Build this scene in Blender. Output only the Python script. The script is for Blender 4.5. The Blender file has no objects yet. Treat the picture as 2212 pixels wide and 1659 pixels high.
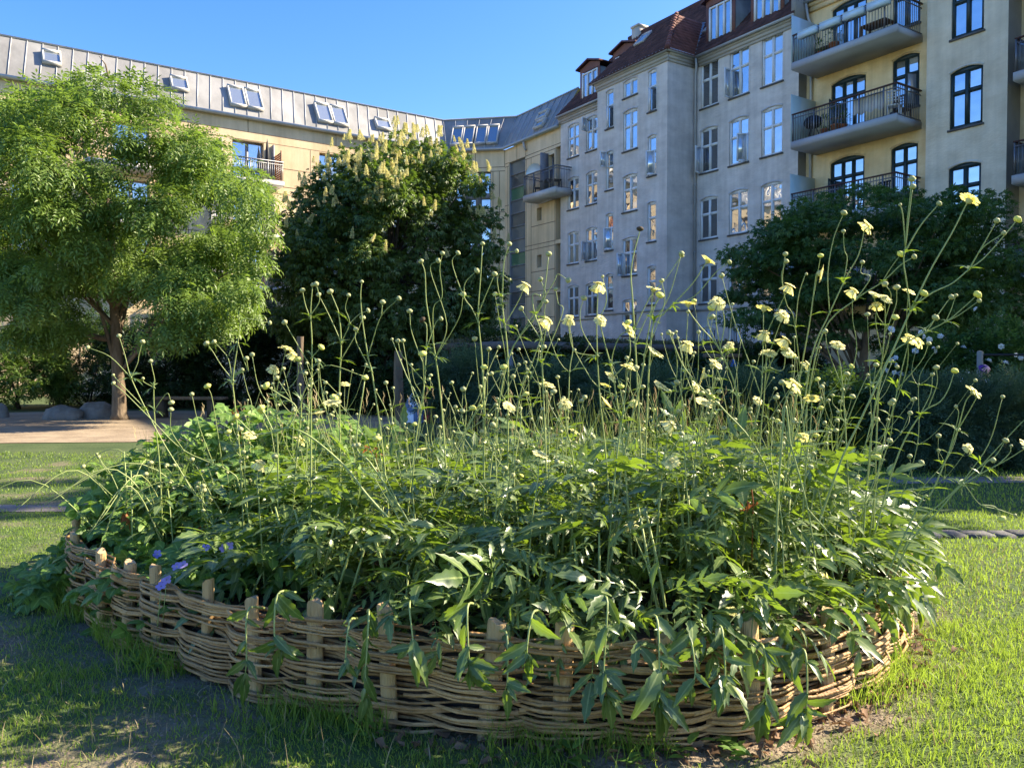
import bpy, math, random
import numpy as np
from mathutils import Matrix, Vector
from mathutils import noise as mnoise

C = bpy.context.scene
COL = C.collection
rad = math.radians

# ------------------------------------------------------------------ camera
CAMH, PITCH, FPX, CX, CY = 1.5, rad(1.39), 1710.0, 1106.0, 829.5
cam = bpy.data.cameras.new("camera")
cam.sensor_width = 36.0
cam.lens = 36.0 * FPX / 2212.0
cam.clip_start = 0.05
cam.clip_end = 3000
camo = bpy.data.objects.new("camera", cam)
COL.objects.link(camo)
camo.location = (0, 0, CAMH)
camo.rotation_euler = (rad(90) - PITCH, 0, 0)
C.camera = camo

# ------------------------------------------------------------------ light
SUN_AZ, SUN_EL = rad(15.5), rad(34.5)      # azimuth measured from +X towards +Y
sdir = Vector((math.cos(SUN_AZ) * math.cos(SUN_EL), math.sin(SUN_AZ) * math.cos(SUN_EL), math.sin(SUN_EL)))
world = bpy.data.worlds.new("World")
C.world = world
world.use_nodes = True
wn = world.node_tree.nodes
wl = world.node_tree.links
sky = wn.new("ShaderNodeTexSky")
sky.sky_type = 'NISHITA'
sky.sun_disc = False
sky.sun_elevation = SUN_EL
sky.sun_rotation = math.pi / 2 - SUN_AZ
sky.altitude = 0
sky.air_density = 1.0
sky.dust_density = 0.7
sky.ozone_density = 2.6
hs = wn.new("ShaderNodeHueSaturation")
hs.inputs["Saturation"].default_value = 1.34
hs.inputs["Hue"].default_value = .515
wl.new(sky.outputs[0], hs.inputs["Color"])
wl.new(hs.outputs[0], wn["Background"].inputs[0])
wn["Background"].inputs[1].default_value = 0.10
sl = bpy.data.lights.new("sun", 'SUN')
sl.energy = 5.0
sl.angle = rad(0.55)
sl.color = (1.0, 0.87, 0.66)
so = bpy.data.objects.new("sun", sl)
COL.objects.link(so)
so.rotation_euler = sdir.to_track_quat('Z', 'Y').to_euler()
so.location = (30, 10, 40)
C.view_settings.view_transform = 'Standard'
C.view_settings.look = 'None'
C.view_settings.exposure = 1.84
C.view_settings.gamma = 1.0
C.cycles.max_bounces = 6
C.cycles.transparent_max_bounces = 6

# ------------------------------------------------------------------ helpers
def ray(px, py):
    x = (px - CX) / FPX
    y = -(py - CY) / FPX
    return Vector((x, math.cos(PITCH) + y * math.sin(PITCH), y * math.cos(PITCH) - math.sin(PITCH)))
def at(px, py, Y):
    d = ray(px, py)
    return Vector((0, 0, CAMH)) + d * (Y / d.y)
def proj(p):
    X, Y, Z = p[0], p[1], p[2] - CAMH
    dep = Y * math.cos(PITCH) - Z * math.sin(PITCH)
    up = Y * math.sin(PITCH) + Z * math.cos(PITCH)
    return CX + FPX * X / dep, CY - FPX * up / dep
def frame(ox, oy, ang):
    return Matrix.Translation((ox, oy, 0)) @ Matrix.Rotation(ang, 4, 'Z')

ROOT = {}
def empty(name, loc, label=None, cat=None, group=None):
    o = bpy.data.objects.new(name, None)
    COL.objects.link(o)
    o.location = loc
    o.empty_display_size = 0.2
    ROOT[o.name] = Vector(loc)
    return tag(o, label, cat, group)
def tag(o, label=None, cat=None, group=None, kind=None):
    if label: o["label"] = label
    if cat: o["category"] = cat
    if group: o["group"] = group
    if kind: o["kind"] = kind
    return o

def rawmesh(name, V, F, mats, smooth=False, mi=None):
    """V (n,3), F list of index tuples or (m,k) array"""
    me = bpy.data.meshes.new(name)
    V = np.asarray(V, dtype=np.float32).reshape(-1, 3)
    me.vertices.add(len(V))
    me.vertices.foreach_set("co", V.ravel())
    if isinstance(F, np.ndarray):
        k = F.shape[1]
        loops = F.ravel().astype(np.int32)
        starts = np.arange(0, len(loops), k, dtype=np.int32)
    else:
        lens = np.array([len(f) for f in F], dtype=np.int32)
        loops = np.array([i for f in F for i in f], dtype=np.int32)
        starts = np.concatenate([[0], np.cumsum(lens)[:-1]]).astype(np.int32)
    me.loops.add(len(loops))
    me.loops.foreach_set("vertex_index", loops)
    me.polygons.add(len(starts))
    me.polygons.foreach_set("loop_start", starts)
    if smooth:
        me.polygons.foreach_set("use_smooth", np.ones(len(starts), dtype=bool))
    for m in (mats if isinstance(mats, (list, tuple)) else [mats]):
        me.materials.append(m)
    if mi is not None:
        me.polygons.foreach_set("material_index", np.asarray(mi, dtype=np.int32))
    me.update(calc_edges=True)
    return me
def link(name, me, parent=None, loc=(0, 0, 0)):
    o = bpy.data.objects.new(name, me)
    COL.objects.link(o)
    if parent is not None: o.parent = parent
    o.location = loc
    return o
def rootof(parent):
    p = parent
    while p is not None and p.parent is not None: p = p.parent
    return ROOT.get(p.name, Vector((0, 0, 0))) if p is not None else Vector((0, 0, 0))

class MB:
    def __init__(s, M=None):
        s.M = M or Matrix.Identity(4)
        s.v, s.f, s.m = [], [], []
    def add(s, vs, fs, mi=0, M=None):
        T = s.M @ M if M is not None else s.M
        b = len(s.v)
        s.v += [tuple(T @ Vector(v)) for v in vs]
        s.f += [tuple(b + i for i in f) for f in fs]
        s.m += [mi] * len(fs)
    def box(s, x0, x1, y0, y1, z0, z1, mi=0, M=None):
        vs = [(x0,y0,z0),(x1,y0,z0),(x1,y1,z0),(x0,y1,z0),(x0,y0,z1),(x1,y0,z1),(x1,y1,z1),(x0,y1,z1)]
        s.add(vs, [(0,3,2,1),(4,5,6,7),(0,1,5,4),(1,2,6,5),(2,3,7,6),(3,0,4,7)], mi, M)
    def bar(s, a, b, w, h=None, mi=0, up=(0, 0, 1)):
        a, b = Vector(a), Vector(b)
        h = h or w
        d = (b - a)
        L = d.length
        x = d.normalized()
        u = Vector(up)
        if abs(x.dot(u)) > .98: u = Vector((1, 0, 0))
        y = u.cross(x).normalized()
        z = x.cross(y)
        M = Matrix.Translation(a) @ Matrix((x, y, z)).transposed().to_4x4()
        s.box(0, L, -w/2, w/2, -h/2, h/2, mi, M)
    def quad(s, *p, mi=0, M=None):
        s.add(p, [tuple(range(len(p)))], mi, M)
    def tube(s, pts, r, n=6, mi=0, cap=True):
        P = [Vector(p) for p in pts]
        R = r if isinstance(r, (list, tuple)) else [r] * len(P)
        vs, fs = [], []
        prev = None
        for i, p in enumerate(P):
            t = (P[min(i+1, len(P)-1)] - P[max(i-1, 0)])
            if t.length < 1e-9: t = Vector((0, 0, 1))
            t.normalize()
            if prev is None:
                a = Vector((0, 0, 1)) if abs(t.z) < .9 else Vector((1, 0, 0))
            else: a = prev
            u = (a - t * a.dot(t)).normalized()
            prev = u
            w = t.cross(u)
            for k in range(n):
                q = 2 * math.pi * k / n
                vs.append(p + (u * math.cos(q) + w * math.sin(q)) * R[i])
        for i in range(len(P) - 1):
            for k in range(n):
                k2 = (k + 1) % n
                fs.append((i*n+k, i*n+k2, (i+1)*n+k2, (i+1)*n+k))
        if cap:
            fs.append(tuple(range(n))[::-1])
            fs.append(tuple((len(P)-1)*n + k for k in range(n)))
        s.add(vs, fs, mi)
    def lathe(s, c, prof, n=10, mi=0, M=None, sq=(1, 1)):
        vs, fs = [], []
        for r, z in prof:
            for k in range(n):
                q = 2 * math.pi * k / n
                vs.append((c[0] + r*sq[0]*math.cos(q), c[1] + r*sq[1]*math.sin(q), c[2] + z))
        for i in range(len(prof) - 1):
            for k in range(n):
                k2 = (k+1) % n
                fs.append((i*n+k, i*n+k2, (i+1)*n+k2, (i+1)*n+k))
        fs.append(tuple(range(n))[::-1]); fs.append(tuple((len(prof)-1)*n+k for k in range(n)))
        s.add(vs, fs, mi, M)
    def build(s, name, mats, parent=None, smooth=False, loc=None):
        if parent is not None:
            r = rootof(parent)
            me = rawmesh(name, np.array(s.v) - np.array(r), s.f, mats, smooth, s.m)
            return link(name, me, parent)
        if loc is None: loc = (0, 0, 0)
        me = rawmesh(name, np.array(s.v) - np.array(loc), s.f, mats, smooth, s.m)
        o = link(name, me, None, loc)
        ROOT[o.name] = Vector(loc)
        return o

def smooth_path(pts, n=6):
    P = [Vector(p) for p in pts]
    if len(P) < 3:
        return [P[0].lerp(P[-1], i / n) for i in range(n + 1)]
    out = []
    for i in range(len(P) - 1):
        p0 = P[i-1] if i > 0 else P[i] * 2 - P[i+1]
        p1, p2 = P[i], P[i+1]
        p3 = P[i+2] if i + 2 < len(P) else P[i+1] * 2 - P[i]
        for k in range(n):
            t = k / n
            out.append(0.5 * ((2*p1) + (p2-p0)*t + (2*p0-5*p1+4*p2-p3)*t*t + (3*p1-p0-3*p2+p3)*t**3))
    out.append(P[-1])
    return out

# ------------------------------------------------------------------ materials
def mat(name, c1, c2=None, scale=3.0, rough=.85, bump=0.0, bscale=40.0, stretch=(1, 1, 1), spec=.25, metallic=0.0, island=0.0, c3=None, detail=6.0, lo=.35, hi=.65, streak=0.0):
    m = bpy.data.materials.new(name)
    m.use_nodes = True
    N, L = m.node_tree.nodes, m.node_tree.links
    b = N["Principled BSDF"]
    b.inputs["Roughness"].default_value = rough
    b.inputs["Specular IOR Level"].default_value = spec
    b.inputs["Metallic"].default_value = metallic
    tc = N.new("ShaderNodeTexCoord")
    mp = N.new("ShaderNodeMapping")
    mp.inputs["Scale"].default_value = stretch
    L.new(tc.outputs["Object"], mp.inputs["Vector"])
    if c2 is None:
        b.inputs["Base Color"].default_value = (*c1, 1)
        col = None
    else:
        no = N.new("ShaderNodeTexNoise")
        no.inputs["Scale"].default_value = scale
        no.inputs["Detail"].default_value = detail
        no.inputs["Roughness"].default_value = .62
        L.new(mp.outputs[0], no.inputs["Vector"])
        cr = N.new("ShaderNodeValToRGB")
        cr.color_ramp.elements[0].position = lo
        cr.color_ramp.elements[1].position = hi
        cr.color_ramp.elements[0].color = (*c1, 1)
        cr.color_ramp.elements[1].color = (*c2, 1)
        if c3:
            e = cr.color_ramp.elements.new((lo+hi)/2)
            e.color = (*c3, 1)
        L.new(no.outputs["Fac"], cr.inputs[0])
        col = cr.outputs[0]
    if streak and col is not None:
        m3 = N.new("ShaderNodeMapping"); m3.inputs["Scale"].default_value = (2.6, 2.6, .22)
        L.new(tc.outputs["Object"], m3.inputs["Vector"])
        n3 = N.new("ShaderNodeTexNoise"); n3.inputs["Scale"].default_value = 1.6; n3.inputs["Detail"].default_value = 7
        L.new(m3.outputs[0], n3.inputs["Vector"])
        n4 = N.new("ShaderNodeTexNoise"); n4.inputs["Scale"].default_value = .45; n4.inputs["Detail"].default_value = 8; n4.inputs["Roughness"].default_value = .7
        L.new(tc.outputs["Object"], n4.inputs["Vector"])
        ad = N.new("ShaderNodeMath"); ad.operation = 'ADD'
        L.new(n3.outputs["Fac"], ad.inputs[0]); L.new(n4.outputs["Fac"], ad.inputs[1])
        m4 = N.new("ShaderNodeMapRange"); m4.inputs["From Min"].default_value = .75; m4.inputs["From Max"].default_value = 1.25
        m4.inputs["To Min"].default_value = 1 + streak*.5; m4.inputs["To Max"].default_value = 1 - streak
        L.new(ad.outputs[0], m4.inputs["Value"])
        mm = N.new("ShaderNodeMix"); mm.data_type = 'RGBA'; mm.blend_type = 'MULTIPLY'; mm.inputs[0].default_value = 1
        L.new(col, mm.inputs[6]); L.new(m4.outputs[0], mm.inputs[7]); col = mm.outputs[2]
    if island:
        g = N.new("ShaderNodeNewGeometry")
        mr = N.new("ShaderNodeMapRange")
        mr.inputs["To Min"].default_value = 1 - island
        mr.inputs["To Max"].default_value = 1 + island
        L.new(g.outputs["Random Per Island"], mr.inputs["Value"])
        mx = N.new("ShaderNodeMix")
        mx.data_type = 'RGBA'
        mx.blend_type = 'MULTIPLY'
        mx.inputs[0].default_value = 1
        if col is not None: L.new(col, mx.inputs[6])
        else: mx.inputs[6].default_value = (*c1, 1)
        L.new(mr.outputs[0], mx.inputs[7])
        col = mx.outputs[2]
    if col is not None: L.new(col, b.inputs["Base Color"])
    if bump:
        n2 = N.new("ShaderNodeTexNoise")
        n2.inputs["Scale"].default_value = bscale
        n2.inputs["Detail"].default_value = 5
        L.new(mp.outputs[0], n2.inputs["Vector"])
        bp = N.new("ShaderNodeBump")
        bp.inputs["Strength"].default_value = bump
        bp.inputs["Distance"].default_value = .03
        L.new(n2.outputs["Fac"], bp.inputs["Height"])
        L.new(bp.outputs[0], b.inputs["Normal"])
    return m

def leafmat(name, c1, c2, tc, trans=.35, rough=.45, spec=.35):
    m = bpy.data.materials.new(name)
    m.use_nodes = True
    N, L = m.node_tree.nodes, m.node_tree.links
    b = N["Principled BSDF"]
    b.inputs["Roughness"].default_value = rough
    b.inputs["Specular IOR Level"].default_value = spec
    g = N.new("ShaderNodeNewGeometry")
    cr = N.new("ShaderNodeValToRGB")
    cr.color_ramp.elements[0].color = (*c1, 1)
    cr.color_ramp.elements[1].color = (*c2, 1)
    L.new(g.outputs["Random Per Island"], cr.inputs[0])
    av = N.new("ShaderNodeAttribute"); av.attribute_name = "midrib"
    mv = N.new("ShaderNodeMapRange"); mv.inputs["From Min"].default_value = .84; mv.inputs["From Max"].default_value = .95; mv.inputs["To Max"].default_value = .55
    L.new(av.outputs["Fac"], mv.inputs["Value"])
    mc = N.new("ShaderNodeMix"); mc.data_type = 'RGBA'; mc.inputs[7].default_value = (min(1,c2[0]*2.6+.06), min(1,c2[1]*2.1+.06), min(1,c2[2]*2.4+.04), 1)
    L.new(mv.outputs[0], mc.inputs[0]); L.new(cr.outputs[0], mc.inputs[6])
    L.new(mc.outputs[2], b.inputs["Base Color"])
    t = N.new("ShaderNodeBsdfTranslucent")
    t.inputs[0].default_value = (*tc, 1)
    mx = N.new("ShaderNodeMixShader")
    mx.inputs[0].default_value = trans
    L.new(b.outputs[0], mx.inputs[1])
    L.new(t.outputs[0], mx.inputs[2])
    L.new(mx.outputs[0], N["Material Output"].inputs[0])
    return m

def glassmat(name, cols, refl=.5):
    m = bpy.data.materials.new(name)
    m.use_nodes = True
    N, L = m.node_tree.nodes, m.node_tree.links
    b = N["Principled BSDF"]
    b.inputs["Roughness"].default_value = .5
    g = N.new("ShaderNodeNewGeometry")
    cr = N.new("ShaderNodeValToRGB")
    cr.color_ramp.interpolation = 'CONSTANT'
    el = cr.color_ramp.elements
    for i, (p, c) in enumerate(cols):
        e = el[i] if i < 2 else el.new(p)
        e.position = p
        e.color = (*c, 1)
    L.new(g.outputs["Random Per Island"], cr.inputs[0])
    L.new(cr.outputs[0], b.inputs["Base Color"])
    gl = N.new("ShaderNodeBsdfGlossy")
    gl.inputs["Roughness"].default_value = .015
    gl.inputs["Color"].default_value = (.92, .96, 1, 1)
    tcn = N.new("ShaderNodeTexCoord")
    no = N.new("ShaderNodeTexNoise")
    no.inputs["Scale"].default_value = 1.7
    no.inputs["Detail"].default_value = 1
    L.new(tcn.outputs["Object"], no.inputs["Vector"])
    bp = N.new("ShaderNodeBump")
    bp.inputs["Strength"].default_value = .12
    bp.inputs["Distance"].default_value = .08
    L.new(no.outputs["Fac"], bp.inputs["Height"])
    L.new(bp.outputs[0], gl.inputs["Normal"])
    mx = N.new("ShaderNodeMixShader")
    mx.inputs[0].default_value = refl
    L.new(b.outputs[0], mx.inputs[1])
    L.new(gl.outputs[0], mx.inputs[2])
    L.new(mx.outputs[0], N["Material Output"].inputs[0])
    return m

M = {}
M['grey'] = mat("grey_plaster", (.56,.50,.44), (.70,.635,.565), .9, .92, .8, 7, c3=(.64,.575,.505), stretch=(1,1,2.2), streak=.15)
M['greyd'] = mat("grey_trim", (.40,.36,.30), (.48,.43,.36), 1.2, .9, .2, 20)
M['cream'] = mat("cream_plaster", (.72,.52,.27), (.86,.66,.38), .8, .92, .5, 9, c3=(.79,.59,.32), stretch=(1,1,1.8), streak=.15)
M['greyc'] = mat("pale_cream_plaster", (.66,.545,.38), (.79,.675,.50), .8, .92, .5, 9, c3=(.73,.615,.44), stretch=(1,1,1.8), streak=.15)
M['party'] = mat("dark_plaster", (.22,.205,.18), (.28,.26,.22), 1, .92, .4, 9)
M['sand'] = mat("sandstone_panel", (.64,.48,.28), (.77,.60,.38), .55, .9, .15, 15, c3=(.72,.55,.33), stretch=(1,1,.6), streak=.16)
M['joint'] = mat("panel_joint", (.16,.11,.07), rough=.95)
M['zinc'] = mat("zinc_sheet", (.19,.185,.172), (.33,.32,.30), .6, .55, .1, 6, stretch=(1,1,.35), spec=.4, island=.12, metallic=.2)
M['zincd'] = mat("zinc_gutter", (.36,.36,.35), (.44,.43,.41), 2, .55, spec=.5, metallic=.3)
M['tile'] = mat("red_clay_tile", (.055,.028,.025), (.098,.046,.038), 1.6, .8, .3, 30, island=.28)
M['tileb'] = mat("flat_clay_tile", (.13,.052,.04), (.19,.075,.055), 3, .8, .2, 30, island=.25)
M['dormer'] = mat("dormer_red_brown_paint", (.16,.07,.055), (.20,.09,.065), 3, .7)
M['lead'] = mat("lead_cladding", (.13,.15,.16), (.19,.21,.22), 2, .6)
M['white'] = mat("white_window_paint", (.74,.73,.71), (.82,.81,.79), 4, .45, spec=.4)
M['green'] = mat("dark_green_paint", (.022,.04,.043), (.03,.052,.055), 3, .4, spec=.4)
M['gwin'] = mat("grey_window_paint", (.20,.19,.19), (.25,.24,.24), 3, .5)
M['concrete'] = mat("pale_concrete", (.44,.42,.38), (.54,.52,.48), 2, .85, .15, 20)
M['slab'] = mat("balcony_slab_paint", (.36,.36,.36), (.43,.43,.42), 1.2, .7)
M['steel'] = mat("railing_steel", (.16,.16,.17), (.22,.22,.23), 5, .4, metallic=.5, spec=.5)
M['rail'] = mat("dark_handrail_wood", (.07,.035,.03), (.10,.05,.04), 5, .45)
M['frost'] = mat("frosted_glass_screen", (.42,.54,.55), (.46,.58,.59), .8, .25, spec=.5)
M['slate'] = mat("slate_sill", (.10,.09,.085), (.14,.13,.12), 4, .7)
M['glass'] = glassmat("window_glass", [(0,(.012,.014,.017)),(.5,(.03,.032,.035)),(.66,(.30,.31,.31)),(.84,(.05,.045,.04))], .5)
M['glassb'] = glassmat("pale_curtained_glass", [(0,(.42,.45,.48)),(.6,(.30,.33,.36))], .4)
M['glassd'] = glassmat("dim_window_glass", [(0,(.02,.022,.024)),(.6,(.045,.042,.04))], .22)
M['glassk'] = glassmat("skylight_glass", [(0,(.16,.18,.18)),(.6,(.30,.31,.29))], .35)
M['glasss'] = glassmat("stair_glass", [(0,(.10,.12,.125)),(.3,(.035,.14,.06)),(.5,(.14,.16,.165)),(.8,(.045,.055,.06))], .2)
M['black'] = mat("black_plastic", (.015,.015,.017), rough=.5)
M['darkwood'] = mat("dark_stained_wood", (.09,.05,.03), (.14,.08,.05), 6, .7)
M['planterb'] = mat("pale_blue_metal_box", (.52,.66,.74), (.56,.70,.78), 2, .35, spec=.5)
M['cloth'] = mat("cream_cloth", (.60,.54,.43), (.66,.60,.49), 4, .9)
M['wcloth'] = mat("white_cloth", (.74,.75,.78), (.82,.83,.85), 4, .9)
M['terra'] = mat("terracotta", (.34,.12,.06), (.42,.16,.08), 5, .85)
M['bark'] = mat("grey_brown_bark", (.11,.078,.05), (.20,.15,.10), 7, .9, .9, 18, stretch=(1,1,.3))
M['barkd'] = mat("dark_bark", (.05,.04,.03), (.09,.07,.05), 7, .9, .8, 18, stretch=(1,1,.3))
M['stone'] = mat("weathered_granite", (.13,.12,.11), (.23,.21,.19), 3, .9, .6, 12)
M['setts'] = mat("dark_stone_setts", (.06,.058,.055), (.11,.105,.10), 8, .85, .5, 25, island=.2)
M['sandp'] = mat("trodden_sand", (.20,.15,.10), (.32,.25,.17), 1.4, .95, .5, 14)
M['soil'] = mat("bed_soil", (.035,.026,.018), (.07,.052,.038), 6, .95, .8, 20)
M['willow'] = mat("willow_rod", (.26,.14,.052), (.47,.29,.125), 5, .6, .5, 45, island=.28, spec=.35)
M['post'] = mat("split_chestnut_post", (.42,.25,.10), (.62,.43,.21), 9, .8, .7, 30, stretch=(4,4,.35), lo=.3, hi=.7)
M['postt'] = mat("sawn_post_end", (.36,.24,.12), (.48,.34,.19), 14, .85, .4, 40)
M['ash'] = leafmat("ash_leaf", (.085,.15,.028), (.16,.235,.048), (.26,.40,.05), .34)
M['chest'] = leafmat("dark_glossy_leaf", (.045,.085,.02), (.125,.18,.04), (.18,.30,.03), .25, .45, .4)
M['maple'] = leafmat("maple_leaf", (.04,.09,.024), (.09,.16,.04), (.14,.28,.04), .3, .5)
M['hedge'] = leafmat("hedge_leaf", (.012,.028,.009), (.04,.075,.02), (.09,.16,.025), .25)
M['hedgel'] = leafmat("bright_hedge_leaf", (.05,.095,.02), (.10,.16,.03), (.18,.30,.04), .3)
M['feather'] = leafmat("feathery_leaf", (.045,.085,.042), (.085,.135,.065), (.12,.20,.08), .3, .6)
M['bed'] = leafmat("scabious_leaf", (.052,.092,.024), (.125,.18,.048), (.30,.46,.03), .27, .36, .55)
M['bramble'] = leafmat("bramble_leaf", (.08,.155,.028), (.15,.25,.05), (.28,.46,.05), .35, .5)
M['stem'] = leafmat("scabious_stem", (.24,.30,.085), (.36,.41,.15), (.32,.38,.08), .12, .5)
M['petal'] = leafmat("pale_yellow_petal", (.82,.76,.28), (.90,.85,.42), (.88,.80,.25), .4, .6)
M['centre'] = leafmat("flower_centre", (.55,.48,.16), (.40,.36,.12), (.5,.45,.12), .2, .7)
M['bud'] = leafmat("scabious_bud", (.30,.33,.13), (.46,.46,.22), (.4,.42,.14), .15, .7)
M['ybud'] = leafmat("opening_bud", (.60,.62,.12), (.70,.70,.2), (.6,.6,.1), .2, .7)
M['dried'] = leafmat("dried_flower", (.05,.035,.02), (.10,.07,.04), (.1,.07,.03), .2, .9)
M['blossom'] = leafmat("cream_blossom", (.64,.60,.32), (.78,.74,.44), (.75,.7,.3), .3, .7)
M['grass'] = leafmat("lawn_grass_blade", (.085,.15,.02), (.21,.29,.045), (.36,.50,.05), .42, .5)
M['dgrass'] = leafmat("tall_grass_blade", (.07,.12,.03), (.19,.22,.07), (.22,.30,.06), .35, .6)
M['tan'] = leafmat("tan_seed_head", (.30,.24,.12), (.40,.33,.18), (.35,.25,.12), .3, .8)
M['rust'] = leafmat("rust_brown_leaf", (.20,.075,.03), (.32,.13,.05), (.45,.15,.04), .3, .7)
M['violet'] = leafmat("violet_petal", (.34,.27,.66), (.44,.36,.76), (.3,.2,.8), .35, .6)
M['rose'] = leafmat("white_rose_petal", (.78,.78,.76), (.86,.86,.84), (.8,.8,.78), .3, .6)
M['sedum'] = leafmat("sedum_mat", (.16,.11,.07), (.17,.19,.06), (.2,.2,.08), .2, .8)
M['litter'] = leafmat("dead_leaf", (.13,.075,.04), (.26,.16,.09), (.25,.14,.07), .2, .85)
# ------------------------------------------------------------------ building helpers
ANG = rad(33.5)
RF = frame(8.68, 35.0, -(math.pi/2 - ANG))         # right-hand row: x along the facade, y into the house
LF = frame(-13.7, 43.0, ANG)                       # left row
PA = LF @ Vector((11.54, 0, 0))
PB = RF @ Vector((-16.5, 0, 0))
CF = frame(PA.x, PA.y, math.atan2(PB.y - PA.y, PB.x - PA.x))
CLEN = (PB - PA).length

def wall(mb, x0, x1, z0, z1, y, holes=(), rev=.16, mi=0):
    xs = sorted({x0, x1} | {h[0] for h in holes} | {h[1] for h in holes})
    zs = sorted({z0, z1} | {h[2] for h in holes} | {h[3] for h in holes})
    for i in range(len(xs) - 1):
        for k in range(len(zs) - 1):
            cx, cz = (xs[i]+xs[i+1])/2, (zs[k]+zs[k+1])/2
            if any(h[0] < cx < h[1] and h[2] < cz < h[3] for h in holes): continue
            mb.quad((xs[i],y,zs[k]), (xs[i+1],y,zs[k]), (xs[i+1],y,zs[k+1]), (xs[i],y,zs[k+1]), mi=mi)
    for h in holes:
        a, b, c, d = h[:4]
        r = h[4] if len(h) > 4 else 0
        mb.quad((a,y,c),(a,y+rev,c),(a,y+rev,d),(a,y,d), mi=mi)
        mb.quad((b,y,c),(b,y+rev,c),(b,y+rev,d),(b,y,d), mi=mi)
        mb.quad((a,y,d),(b,y,d),(b,y+rev,d),(a,y+rev,d), mi=mi)
        mb.quad((a,y,c),(b,y,c),(b,y+rev,c),(a,y+rev,c), mi=mi)
        if r:
            n = 6
            f = lambda t: d - r * (2*t-1)**2
            for j in range(n):
                t0, t1 = j/n, (j+1)/n
                xa, xb = a+(b-a)*t0, a+(b-a)*t1
                mb.quad((xa,y,f(t0)),(xb,y,f(t1)),(xb,y,d+.0),(xa,y,d+.0), mi=mi)
                mb.quad((xa,y,f(t0)),(xb,y,f(t1)),(xb,y+rev,f(t1)),(xa,y+rev,f(t0)), mi=mi)

def window(parent, F, x0, x1, z0, z1, y, fm='white', gm='glass', cols=2, tr=.60, arch=0.0, w=.055, sill=True, mull=.07, name="window", sm='slate', openl=None, bars=False, opensash=None):
    """frame, transom and mullions as the part; panes, sill and open sashes its sub-parts"""
    yf, yb = y + .05, y + .13
    mb = MB(F)
    mb.box(x0, x0+w, yf, yb, z0, z1); mb.box(x1-w, x1, yf, yb, z0, z1)
    mb.box(x0+w, x1-w, yf, yb, z0, z0+w*1.2)
    mb.box(x0+w, x1-w, yf, yb, z1-w-arch, z1)
    W = (x1 - x0 - 2*w)
    xs = [x0 + w + W*i/cols for i in range(cols+1)]
    zt = z0 + (z1-z0)*tr if tr else None
    for xm in xs[1:-1]:
        mb.box(xm-mull/2, xm+mull/2, yf-.012, yb, z0+w*1.2, z1-w-arch)
    if zt:
        for i in range(cols):
            a = xs[i] + (mull/2 if i else 0); b = xs[i+1] - (mull/2 if i < cols-1 else 0)
            mb.box(a, b, yf-.006, yb, zt-mull/2, zt+mull/2)
    fr = mb.build(name, M[fm], parent)
    pm = MB(F)
    zz = [z0+w*1.2] + ([zt-mull/2, zt+mull/2] if zt else []) + [z1-w-arch]
    rows = [(zz[0], zz[1]), (zz[2], zz[3])] if zt else [(zz[0], zz[1])]
    lines = MB(F)
    for i in range(cols):
        a = xs[i] + (mull/2 if i else 0); b = xs[i+1] - (mull/2 if i < cols-1 else 0)
        for ri, (c, d) in enumerate(rows):
            pm.quad((a,y+.10,c),(b,y+.10,c),(b,y+.10,d),(a,y+.10,d))
            # the thin sash rim round each pane
            q = .022
            lines.box(a, a+q, yf+.015, yb-.02, c, d); lines.box(b-q, b, yf+.015, yb-.02, c, d)
            lines.box(a+q, b-q, yf+.015, yb-.02, c, c+q); lines.box(a+q, b-q, yf+.015, yb-.02, d-q, d)
            if bars:
                for t in range(1, 5):
                    xb_ = a + (b-a)*t/5
                    lines.box(xb_-.012, xb_+.012, yf-.03, yf-.01, c, d)
    fr_l = lines.build("sash_rim", M[fm], fr)
    pm.build("pane", M[gm], fr)
    if sill:
        s = MB(F)
        s.box(x0-.05, x1+.05, y-.06, y+.05, z0-.07, z0-.005)
        s.build("sill", M[sm], fr)
    if opensash:
        for side, ra, rb, ang in opensash:      # side 'l'/'r', z range as fractions of the window, opening angle
            c, d = z0 + (z1-z0)*ra, z0 + (z1-z0)*rb
            wd = W / cols
            ss = MB()
            hx = x0 + w if side == 'l' else x1 - w
            sg = 1 if side == 'l' else -1
            T = F @ Matrix.Translation((hx, y, 0)) @ Matrix.Rotation(-sg*rad(ang), 4, 'Z')
            def bx(a, b, e, f): ss.box(min(sg*a, sg*b), max(sg*a, sg*b), -.03, .01, e, f, 0, T)
            t = .05
            bx(0, t, c, d); bx(wd-t, wd, c, d); bx(t, wd-t, c, c+t); bx(t, wd-t, d-t, d)
            a, b = sorted((sg*t, sg*(wd-t)))
            ss.box(a, b, -.015, -.005, c+t, d-t, 1, T)
            ss.build("open_sash", [M[fm], M['glassb']], fr)
    return fr

def archline(mb, x0, x1, z1, r, y, th=.05):
    """thin brick arch proud of the wall above an opening"""
    n = 6
    f = lambda t: z1 - r * (2*t-1)**2
    for j in range(n):
        t0, t1 = j/n, (j+1)/n
        xa, xb = x0+(x1-x0)*t0, x0+(x1-x0)*t1
        a0, a1 = f(t0)+.015, f(t1)+.015
        mb.add([(xa,y-.02,a0),(xb,y-.02,a1),(xb,y-.02,a1+th),(xa,y-.02,a0+th),(xa,y,a0),(xb,y,a1),(xb,y,a1+th),(xa,y,a0+th)],
               [(0,1,2,3),(0,1,5,4),(3,2,6,7)])

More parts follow.
